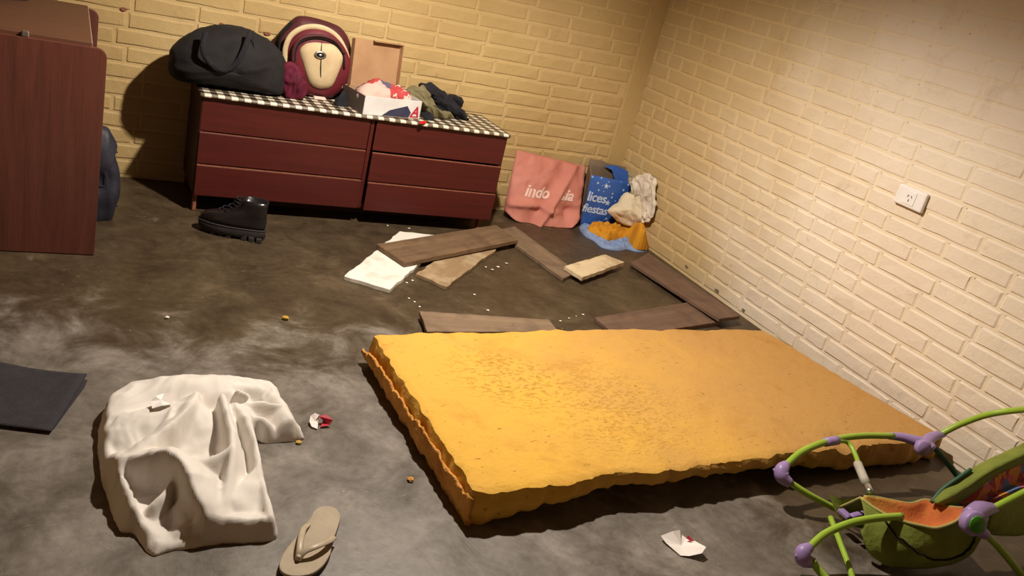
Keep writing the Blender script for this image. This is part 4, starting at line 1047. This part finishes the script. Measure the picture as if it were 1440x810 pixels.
# ================================================================== OFF-WHITE FLEECE GARMENT
def Q(x, y): return (100 + 0.3828 * x, 500 + 0.3828 * y)
def QR(*pts): return [(*Q(x, y), h) for x, y, h in pts]
def fleece():
    t = empty('fleece_jacket', FL(270, 660), 'crumpled off-white fleece jacket lying on the grey concrete', 'clothing')
    ol = [(100, 330), (108, 245), (140, 190), (250, 118), (400, 78), (560, 85), (735, 105), (782, 190), (850, 290), (835, 312), (720, 322), (672, 310), (690, 400), (712, 500), (748, 630), (735, 680), (560, 692), (360, 722), (300, 735), (262, 700), (232, 655), (180, 642), (140, 545), (106, 430)]
    R = [
        (QR((150, 215, .05), (270, 140, .065), (400, 105, .075), (560, 110, .065)), .16, .10),
        (QR((220, 250, .06), (330, 210, .075), (430, 190, .08)), .12, .14),
        (QR((560, 110, .06), (680, 125, .065), (760, 170, .05), (800, 240, .05), (842, 285, .03)), .045, .06),
        (QR((590, 185, .06), (700, 175, .062), (780, 190, .055)), .014, .03),
        (QR((610, 130, .075), (655, 150, .07), (640, 180, .06)), .02, .02),
        (QR((730, 120, .07), (700, 160, .06)), .02, .02),
        (QR((650, 235, .05), (700, 240, .055), (740, 285, .045), (835, 292, .03)), .05, .012),
        (QR((470, 150, .085), (440, 200, .10), (350, 280, .095), (215, 385, .085)), .014, .09),
        (QR((375, 200, .085), (345, 275, .08)), .012, .05),
        (QR((215, 388, .085), (330, 366, .105), (395, 395, .108), (440, 490, .095), (500, 625, .05)), .14, .010),
        (QR((550, 150, .095), (580, 260, .10), (585, 380, .085), (560, 520, .06), (515, 625, .045)), .05, .022),
        (QR((430, 400, .085), (530, 372, .085), (585, 345, .09)), .014, .04),
        (QR((470, 480, .065), (560, 500, .06)), .02, .03),
        (QR((600, 190, .075), (670, 300, .07), (688, 400, .062), (650, 450, .055), (590, 520, .05)), .10, .02),
        (QR((690, 400, .055), (715, 500, .05), (742, 625, .045)), .08, .03),
        (QR((525, 628, .04), (640, 622, .046), (742, 632, .04)), .10, .010),
        (QR((580, 500, .055), (500, 640, .03)), .03, .03),
        (QR((112, 250, .045), (106, 330, .04), (110, 440, .04), (160, 560, .035), (235, 650, .025)), .07, .022),
        (QR((175, 430, .055), (215, 520, .052), (250, 620, .04), (275, 690, .025)), .02, .03),
        (QR((250, 630, .035), (280, 720, .025)), .02, .02),
        (QR((300, 560, .035), (350, 500, .05), (385, 440, .06)), .025, .02),
        (QR((430, 530, .05), (440, 600, .035), (420, 640, .02)), .025, .04),
        (QR((250, 655, .012), (350, 712, .012), (520, 660, .015)), .025, .02),
    ]
    o = heap('jacket_body', [Q(*p) for p in ol], R, 0.016, 'fleece', t, 0.0045, 0.0042, 58, 0.0, 0.004, 0.02, 31, blur=2, fold=2.4)
    crease(o, 0.0045, 15, (0.5, 1, 0), 0.35, 3, zmin=0.0005)
    return t
fleece()
# paper scrap lying on it
# ================================================================== FLIP-FLOP
def flipflop():
    S = lambda x, y: (370 + 0.2963 * x, 570 + 0.2963 * y)
    ol = [(285, 478), (335, 482), (366, 520), (352, 585), (332, 640), (318, 705), (278, 765), (215, 803), (125, 806), (78, 772), (92, 708), (142, 640), (190, 580), (222, 535), (245, 497)]
    top = smooth_closed([FL(*S(*p), 0.018) for p in ol], 4)
    t = empty('flip_flop', FL(*S(220, 660)), 'single beige flip-flop on the floor near the fleece jacket', 'sandal')
    slab('footbed', top, 0.008, 'sole', t, 0.002)
    c = sum(top, Vector()) / len(top)
    slab('outsole', [c.lerp(p, 1.015) - Vector((0, 0, 0.0082)) for p in top], 0.0095, 'rubber', t, 0.001)
    post = FL(*S(165, 735), 0.018)
    def strap(name, pts):
        path = crspline([FL(*S(x, y), z) for x, y, z in pts], 8)
        V, Fc = sweep(path, 0.0075, 8, 0.35); mesh(name, V, Fc, 'strap', t, True)
    strap('strap', [(165, 735, .02), (172, 690, .032), (178, 640, .036), (190, 590, .030), (212, 566, .018)])
    strap('strap', [(165, 735, .02), (195, 695, .034), (250, 670, .040), (310, 645, .034), (338, 625, .018)])
    tube('toe_post', [post - Vector((0, 0, .004)), post + Vector((0, 0, .012))], 0.005, 'strap', t, 8, 3)
flipflop()

# ================================================================== DARK MAT
def floor_mat_obj():
    t = empty('floor_mat', FL(40, 560), 'charcoal felt mat folded double at the left', 'mat')
    a, b, c, d = FL(122, 529, 0.018), FL(72, 607, 0.008), FL(-260, 566, 0.008), FL(-200, 470, 0.012)
    V, Fc = [], []; n = 24
    for j in range(n + 1):
        for i in range(n + 1):
            u, v = i / n, j / n; p = d.lerp(a, u).lerp(c.lerp(b, u), v)
            z = 0.0085 + 0.002 * mnoise.noise(Vector((u * 4, v * 4, 0))) + 0.016 * max(0, (u - 0.75) / 0.25) ** 2 * max(0, 1 - v * 1.3)
            V.append(Vector((p.x, p.y, z)))
    for j in range(n):
        for i in range(n): Fc.append((j * (n + 1) + i, j * (n + 1) + i + 1, (j + 1) * (n + 1) + i + 1, (j + 1) * (n + 1) + i))
    o = mesh('upper_layer', V, Fc, 'mat_fab', t, True); m = o.modifiers.new('thick', 'SOLIDIFY'); m.thickness = 0.004; m.offset = 0
    a2, b2 = FL(118, 548), FL(76, 604); a2 = FL(123, 536)
    lo = [d.lerp(a, 0.02), a2, FL(119, 545), b2, c.lerp(b, 0.02)]
    for p in lo: p.z = 0.0045
    slab('lower_layer', lo, 0.004, 'mat_fab', t, 0.001)
floor_mat_obj()

# ================================================================== LITTER
def scrap(name, pts, fold, mat, label, cat, extra=None):
    """bent sheet: pts (px,py,z)"""
    P = [FL(*p) for p in pts]; c = FL(*fold); V = [c] + P; n = len(P)
    Fc = [(0, 1 + i, 1 + (i + 1) % n) for i in range(n)]
    bm = bmesh.new(); vs = [bm.verts.new(v) for v in V]
    for f in Fc: bm.faces.new([vs[i] for i in f])
    bmesh.ops.subdivide_edges(bm, edges=bm.edges[:], cuts=2, use_grid_fill=True)
    o = bmobj(name, bm, mat); m = o.modifiers.new('thick', 'SOLIDIFY'); m.thickness = 0.0012; m.offset = 1
    tag(o, label, cat); return o
o = scrap('paper_scrap', [(*Q(x, y), z) for x, y, z in ((292, 168, .085), (310, 150, .094), (340, 140, .088), (375, 138, .098), (370, 180, .090), (335, 185, .094), (298, 196, .086))], (*Q(330, 165), .087), 'paper', 'small white paper scrap resting on the fleece jacket', 'paper')
T7 = lambda x, y, z: (900 + 0.1389 * x, 720 + 0.1389 * y, z)
o = scrap('paper_scrap', [T7(210, 240, .012), T7(330, 195, .02), T7(405, 180, .03), T7(425, 232, .01), T7(470, 265, .006), T7(550, 290, .01), T7(670, 355, .028), T7(625, 418, .02), T7(500, 445, .006), T7(410, 440, .003), T7(260, 310, .006)], T7(420, 340, .003), 'paper', 'bent white paper scrap on the floor in front of the mattress', 'paper')
q = [FL(*T7(*p)) for p in ((468, 262, .014), (490, 236, .02), (550, 292, .014), (510, 294, .012))]
slab('red_corner', q, 0.001, 'red_ink', o, 0)
W6 = lambda x, y, z: (370 + 0.2963 * x, 570 + 0.2963 * y, z)
o = scrap('candy_wrapper', [W6(225, 50, .02), W6(245, 36, .028), W6(268, 45, .022), W6(262, 70, .006), W6(258, 112, .004), W6(230, 100, .006), W6(220, 75, .012)], W6(246, 75, .012), 'paper', 'torn red and white wrapper beside the fleece sleeve', 'wrapper')
V = [FL(*W6(*p)) for p in ((262, 50, .022), (300, 44, .026), (332, 70, .022), (315, 95, .008), (272, 104, .004), (285, 72, .006))]
bm = bmesh.new(); bm.faces.new([bm.verts.new(v) for v in V]); bmesh.ops.triangulate(bm, faces=bm.faces[:]); r_ = bmobj('red_half', bm, 'red_ink', o); m = r_.modifiers.new('t', 'SOLIDIFY'); m.thickness = 0.001
def crumb(px, py, s, mat, name, label, cat, group=None, seed=0):
    r = random.Random(seed + int(px)); c = FL(px, py); bm = bmesh.new(); bmesh.ops.create_icosphere(bm, subdivisions=1, radius=s)
    for v in bm.verts: v.co = Vector((v.co.x * r.uniform(.7, 1.3), v.co.y * r.uniform(.7, 1.3), max(-s * 0.5, v.co.z * (0.25 if name == 'plaster_chip' else 0.6) * r.uniform(.7, 1.2)))) + c + Vector((0, 0, s * 0.5))
    o = bmobj(name, bm, mat); tag(o, label, cat, group); return o
crumb(235, 448, 0.009, 'plastic_white', 'pellet', 'tiny round white pellet on the worn floor patch', 'pellet')
crumb(401, 449, 0.013, 'yellow_bit', 'foam_crumb', 'small yellow foam crumb on open floor between boot and fleece', 'foam crumb')
crumb(420, 624, 0.008, 'yellow_bit', 'foam_crumb', 'tiny yellow crumb touching the fleece sleeve cuff', 'foam crumb')
crumb(577, 676, 0.010, 'foam_skin', 'foam_crumb', 'brown foam crumb in the shadow beside the mattress', 'foam crumb')
for i, (px, py) in enumerate([(683, 376), (692, 380), (700, 376), (575, 420), (583, 425), (590, 432), (572, 398), (580, 395), (686, 437), (800, 448), (810, 445), (820, 443), (788, 452), (545, 318), (575, 322), (712, 371), (667, 415)]):
    crumb(px, py, random.uniform(0.004, 0.008), 'board_white', 'plaster_chip', 'small white plaster chip scattered on the floor near the boards', 'plaster chip', 'plaster chips by the boards', i)

# ================================================================== WALL OUTLET
def outlet():
    c = [AX(1268, 260, XW), AX(1311, 271.5, XW), AX(1300, 298.5, XW), AX(1261.5, 287, XW)]
    ym = sum(p.y for p in c) / 4; zm = sum(p.z for p in c) / 4; w, h = 0.066, 0.0375
    t = empty('wall_outlet', (XW, ym, zm), 'white plastic three-slot power outlet on the cream brick wall', 'outlet')
    box('cover_plate', (XW - 0.022, ym - w, zm - h), (XW - 0.004, ym + w, zm + h), 'plastic_white', t, 0.006, 3)
    sk = box('socket_face', (XW - 0.0245, ym - 0.026, zm - 0.026), (XW - 0.0205, ym + 0.026, zm + 0.026), 'plastic_white', t, 0.002, 2)
    for dy, dz, rot in ((0.008, 0.006, 0.5), (-0.008, 0.006, -0.5), (0, -0.010, 0)):
        b = box_bm((-0.001, -0.0014, -0.0048), (0.001, 0.0014, 0.0048))
        for v in b.verts: v.co = Matrix.Rotation(rot, 3, 'X') @ v.co + Vector((XW - 0.0246, ym + dy, zm + dz))
        bmobj('slot', b, 'dark', sk)
outlet()

# ================================================================== BABY BOUNCER
def bouncer():
    t = empty('baby_bouncer', FL(1300, 780), 'lime green and lilac baby bouncer with orange seat beside the mattress', 'baby bouncer')
    TB = 0.0105
    def W3(*p): return [FL(x, y, z) for x, y, z in p]
    # far side tube: foot corner -> hub -> head end
    tube('frame_tube', W3((1104, 655, .115), (1130, 634, .145), (1170, 619, .165), (1210, 613, .172), (1256, 613, .172)), TB, 'lime', t)
    tube('frame_tube', W3((1322, 611, .17), (1350, 597, .225), (1390, 583, .30), (1440, 576, .375), (1500, 574, .50)), TB, 'lime', t)
    tube('frame_tube', W3((1110, 678, .085), (1140, 697, .062), (1180, 718, .03), (1230, 745, .025), (1290, 760, .02)), TB * 0.9, 'lime', t)
    tube('rear_leg', W3((1308, 622, .16), (1330, 648, .10), (1352, 676, .05), (1380, 712, .012)), TB, 'teal', t)
    # near side tube
    tube('frame_tube', W3((1137, 771, .07), (1160, 751, .095), (1195, 736, .12), (1230, 729, .135), (1268, 726, .14)), TB, 'lime', t)
    tube('frame_tube', W3((1393, 717, .19), (1420, 703, .225), (1450, 688, .265), (1500, 665, .34)), TB, 'lime', t)
    tube('frame_tube', W3((1142, 788, .05), (1150, 800, .03), (1170, 822, .015), (1200, 850, .013)), TB, 'lime', t)
    tube('rear_leg', W3((1383, 748, .17), (1405, 770, .12), (1430, 800, .06), (1452, 828, .014)), TB, 'lime', t)
    tube('cross_tube', W3((1168, 728, .035), (1182, 765, .03), (1195, 800, .02), (1204, 835, .013)), TB * 0.8, 'lime', t)
    # inner link with grey grip
    tube('link_tube', W3((1176, 620, .166), (1192, 622, .160), (1203, 640, .145), (1212, 668, .13), (1224, 694, .13)), TB * 0.72, 'lime', t)
    tube('grip', W3((1206, 652, .133), (1218, 680, .130)), TB * 1.25, 'grip', t, 10, 4)
    tube('grip_collar', W3((1219, 682, .130), (1224, 694, .130)), TB * 1.05, 'metal', t, 10, 3)
    # lilac fittings
    def knob(px, py, z, pts, rad, name='corner_cap'):
        return tube(name, W3(*pts), rad, 'lilac', t, 12, 5)
    k1 = knob(0, 0, 0, ((1106, 653, .118), (1100, 660, .11), (1100, 670, .095), (1112, 681, .083)), [0.013, 0.021, 0.022, 0.013])
    k2 = knob(0, 0, 0, ((1139, 769, .074), (1130, 776, .064), (1130, 786, .048), (1144, 792, .035)), [0.013, 0.021, 0.022, 0.013])
    for kk, (x, y, z) in ((k1, (1088, 661, .10)), (k2, (1119, 782, .055))):
        tube('nub', W3((x, y, z), (x + 9, y, z)), [0.005, 0.011], 'lilac', kk, 8, 3)
    tube('tube_clip', W3((1160, 622, .160), (1178, 619, .168)), 0.0145, 'lilac', t, 10, 3)
    # far hub: two lilac arms and a pivot disc
    tube('hinge_arm', W3((1249, 613, .165), (1270, 615, .166), (1300, 624, .164), (1312, 632, .16)), [0.014, 0.018, 0.024, 0.02], 'lilac', t, 12, 6, 0.75)
    tube('hinge_arm', W3((1326, 610, .172), (1310, 615, .17), (1296, 628, .165)), [0.0135, 0.019, 0.024], 'lilac', t, 12, 6, 0.75)
    def disc(name, c, nrm, r, th, mat, par):
        n = Vector(nrm).normalized(); a = n.orthogonal().normalized(); b = n.cross(a)
        R = lambda rr, d: [c + n * d + (a * math.cos(x) + b * math.sin(x)) * rr for x in np.linspace(0, 6.2832, 29)[:-1]]
        return loft(name, [R(r * .9, -th), R(r, -th * .7), R(r, th * .6), R(r * .92, th)], mat, par)
    nx_ = Vector((-0.35, -0.9, 0.35))
    disc('pivot', FL(1297, 630, .17), nx_, 0.024, 0.012, 'lilac', t)
    # near hub
    c = FL(1368, 735, .205)
    hb_ = disc('hub', c, nx_, 0.034, 0.016, 'lilac', t)
    disc('hub_disc', c + nx_.normalized() * 0.017, nx_, 0.024, 0.004, 'green_disc', hb_)
    tube('hinge_arm', W3((1366, 725, .20), (1380, 716, .20), (1398, 714, .192)), [0.026, 0.028, 0.016], 'lilac', t, 12, 6, 0.75)
    tube('hinge_arm', W3((1372, 742, .185), (1386, 752, .165)), [0.02, 0.014], 'lilac', t, 10, 4)
    # seat: orange plush bowl with pale piping, green fabric belly below
    Z_ = lambda x, y: (1180 + 0.18519 * x, 660 + 0.18519 * y)
    near = [(165, 218, .135), (260, 290, .13), (380, 355, .13), (520, 405, .135), (640, 432, .14), (730, 447, .145), (820, 425, .155), (900, 385, .17), (955, 320, .185)]
    far = [(190, 205, .135), (290, 213, .135), (400, 235, .135), (540, 258, .14), (640, 232, .15), (705, 240, .155), (760, 268, .165), (860, 285, .175), (945, 292, .185)]
    N = crspline([FL(*Z_(x, y), z) for x, y, z in near], 4); Fa = crspline([FL(*Z_(x, y), z) for x, y, z in far], 4)
    n = min(len(N), len(Fa)); V = []; Fc = []; m = 12
    for i in range(n):
        for j in range(m + 1):
            f = j / m; p = N[i].lerp(Fa[i], f); sag = 0.045 * math.sin(math.pi * f) * math.sin(math.pi * min(1, max(0, i / (n - 1))))
            p = p + Vector((0, 0, -sag)); p.z += 0.003 * mnoise.noise(p * 40); V.append(p)
    for i in range(n - 1):
        for j in range(m): Fc.append((i * (m + 1) + j, (i + 1) * (m + 1) + j, (i + 1) * (m + 1) + j + 1, i * (m + 1) + j + 1))
    seat = mesh('seat_pad', V, Fc, 'seat', t, True); so = seat.modifiers.new('t', 'SOLIDIFY'); so.thickness = 0.004; so.offset = 1
    tube('piping', N, 0.0045, 'green_piping', seat, 8, 1, spline=False); tube('piping', Fa, 0.0035, 'green_piping', seat, 8, 1, spline=False)
    # belly: fabric hanging from the near rim to the floor side
    bot = [(160, 470, .07), (230, 640, .03), (360, 730, .016), (520, 755, .012), (680, 752, .012), (800, 735, .014), (900, 705, .02), (1010, 640, .05), (1075, 540, .11)]
    Bt = crspline([FL(*Z_(x, y), z) for x, y, z in bot], 4); V = []; Fc = []; m = 14
    for i in range(n):
        for j in range(m + 1):
            f = j / m; p = N[i].lerp(Bt[i], f); d = (p - Vector((0, 0, H))).normalized()
            p = p - Vector((0.25, 0.6, 0)).normalized() * 0.03 * math.sin(math.pi * f); p.z += 0.004 * mnoise.noise(p * 22); V.append(p)
    for i in range(n - 1):
        for j in range(m): Fc.append((i * (m + 1) + j, i * (m + 1) + j + 1, (i + 1) * (m + 1) + j + 1, (i + 1) * (m + 1) + j))
    be = mesh('fabric_side', V, Fc, 'green_fab', t, True); so = be.modifiers.new('t', 'SOLIDIFY'); so.thickness = 0.003
    sl = []
    for i in range(6, n):
        j = int(round(m * (0.62 if i < n - 8 else 0.62 - 0.3 * (i - n + 8) / 8) * min(1, (i - 4) / 12)))
        sl.append(V[i * (m + 1) + max(1, j)] + Vector((-0.2, -0.7, 0.35)).normalized() * 0.004)
    tube('seam', sl, 0.0028, 'dark', be, 6, 1, spline=False)
    # far side belly under the seat so it closes
    V = []; Fc = []
    for i in range(n):
        for j in range(7):
            f = j / 6; V.append(Fa[i].lerp(Bt[i] + Vector((0.04, 0.16, 0)), f) + Vector((0, 0, -0.012 * math.sin(math.pi * f))))
    for i in range(n - 1):
        for j in range(6): Fc.append((i * 7 + j, i * 7 + j + 1, (i + 1) * 7 + j + 1, (i + 1) * 7 + j))
    mesh('fabric_side', [(v[0], v[1], max(0.006, v[2])) for v in V], Fc, 'green_fab', t, True)
    # backrest: flowered inside between green borders, rising to the right
    def sheet(name, rows, mat, par, th=0.004, nz=0.004, ns=24):
        R = [crspline([FL(*Z_(x, y), z) for x, y, z in r], 5) for r in rows]; V = []; Fc = []; k = len(R[0]); sub = 6; LR = []
        for a, b in zip(R, R[1:]):
            for s in range(sub): LR.append([p.lerp(q, s / sub) for p, q in zip(a, b)])
        LR.append(R[-1])
        for r in LR:
            for p in r: V.append(p + Vector((0, 0, nz * mnoise.noise(p * ns))))
        for i in range(len(LR) - 1):
            for j in range(k - 1): Fc.append((i * k + j, i * k + j + 1, (i + 1) * k + j + 1, (i + 1) * k + j))
        o = mesh(name, V, Fc, mat, par, True); m_ = o.modifiers.new('t', 'SOLIDIFY'); m_.thickness = th; return o
    bk = sheet('backrest_border', [[(715, 245, .17), (820, 140, .205), (950, 40, .24), (1120, -60, .275), (1420, -200, .31)], [(740, 262, .172), (880, 190, .205), (1020, 100, .245), (1180, 0, .285), (1500, -150, .325)], [(860, 275, .165), (960, 215, .19), (1080, 125, .22), (1240, 10, .25), (1560, -110, .29)]], 'green_fab', t)
    sheet('backrest_lining', [[(865, 275, .16), (960, 215, .185), (1085, 125, .215), (1245, 8, .245), (1560, -110, .285)], [(930, 290, .15), (1040, 270, .16), (1160, 200, .18), (1330, 100, .20), (1600, 0, .225)], [(1010, 292, .175), (1120, 290, .185), (1230, 262, .195), (1380, 190, .205), (1620, 90, .225)]], 'flower', t, 0.003)
    tube('edge_tube', [FL(*Z_(x, y), z) for x, y, z in ((700, 250, .165), (790, 150, .20), (900, 70, .235), (1000, 0, .262))], 0.006, 'teal', bk, 8, 6)
    sheet('backrest_shell', [[(1150, 320, .19), (1260, 265, .198), (1400, 195, .208), (1640, 90, .225)], [(1120, 430, .14), (1250, 400, .14), (1400, 330, .14), (1640, 230, .15)], [(1100, 480, .10), (1230, 500, .08), (1400, 500, .07), (1640, 420, .07)]], 'green_fab', t, 0.003)
    # lilac buckle and straps at the foot
    bu = FL(*Z_(45, 340), .06); box('buckle', (bu.x - .012, bu.y - .02, bu.z - .006), (bu.x + .012, bu.y + .02, bu.z + .006), 'lilac', t, 0.003, 2)
    tube('buckle_strap', [FL(*Z_(x, y), z) for x, y, z in ((90, 355, .075), (140, 340, .08), (195, 330, .085))], 0.010, 'lilac', t, 8, 4, 0.4)
    tube('strap', [FL(*Z_(x, y), z) for x, y, z in ((0, 290, .05), (80, 255, .09), (165, 215, .134))], 0.004, 'green_piping', t, 6, 4)
bouncer()
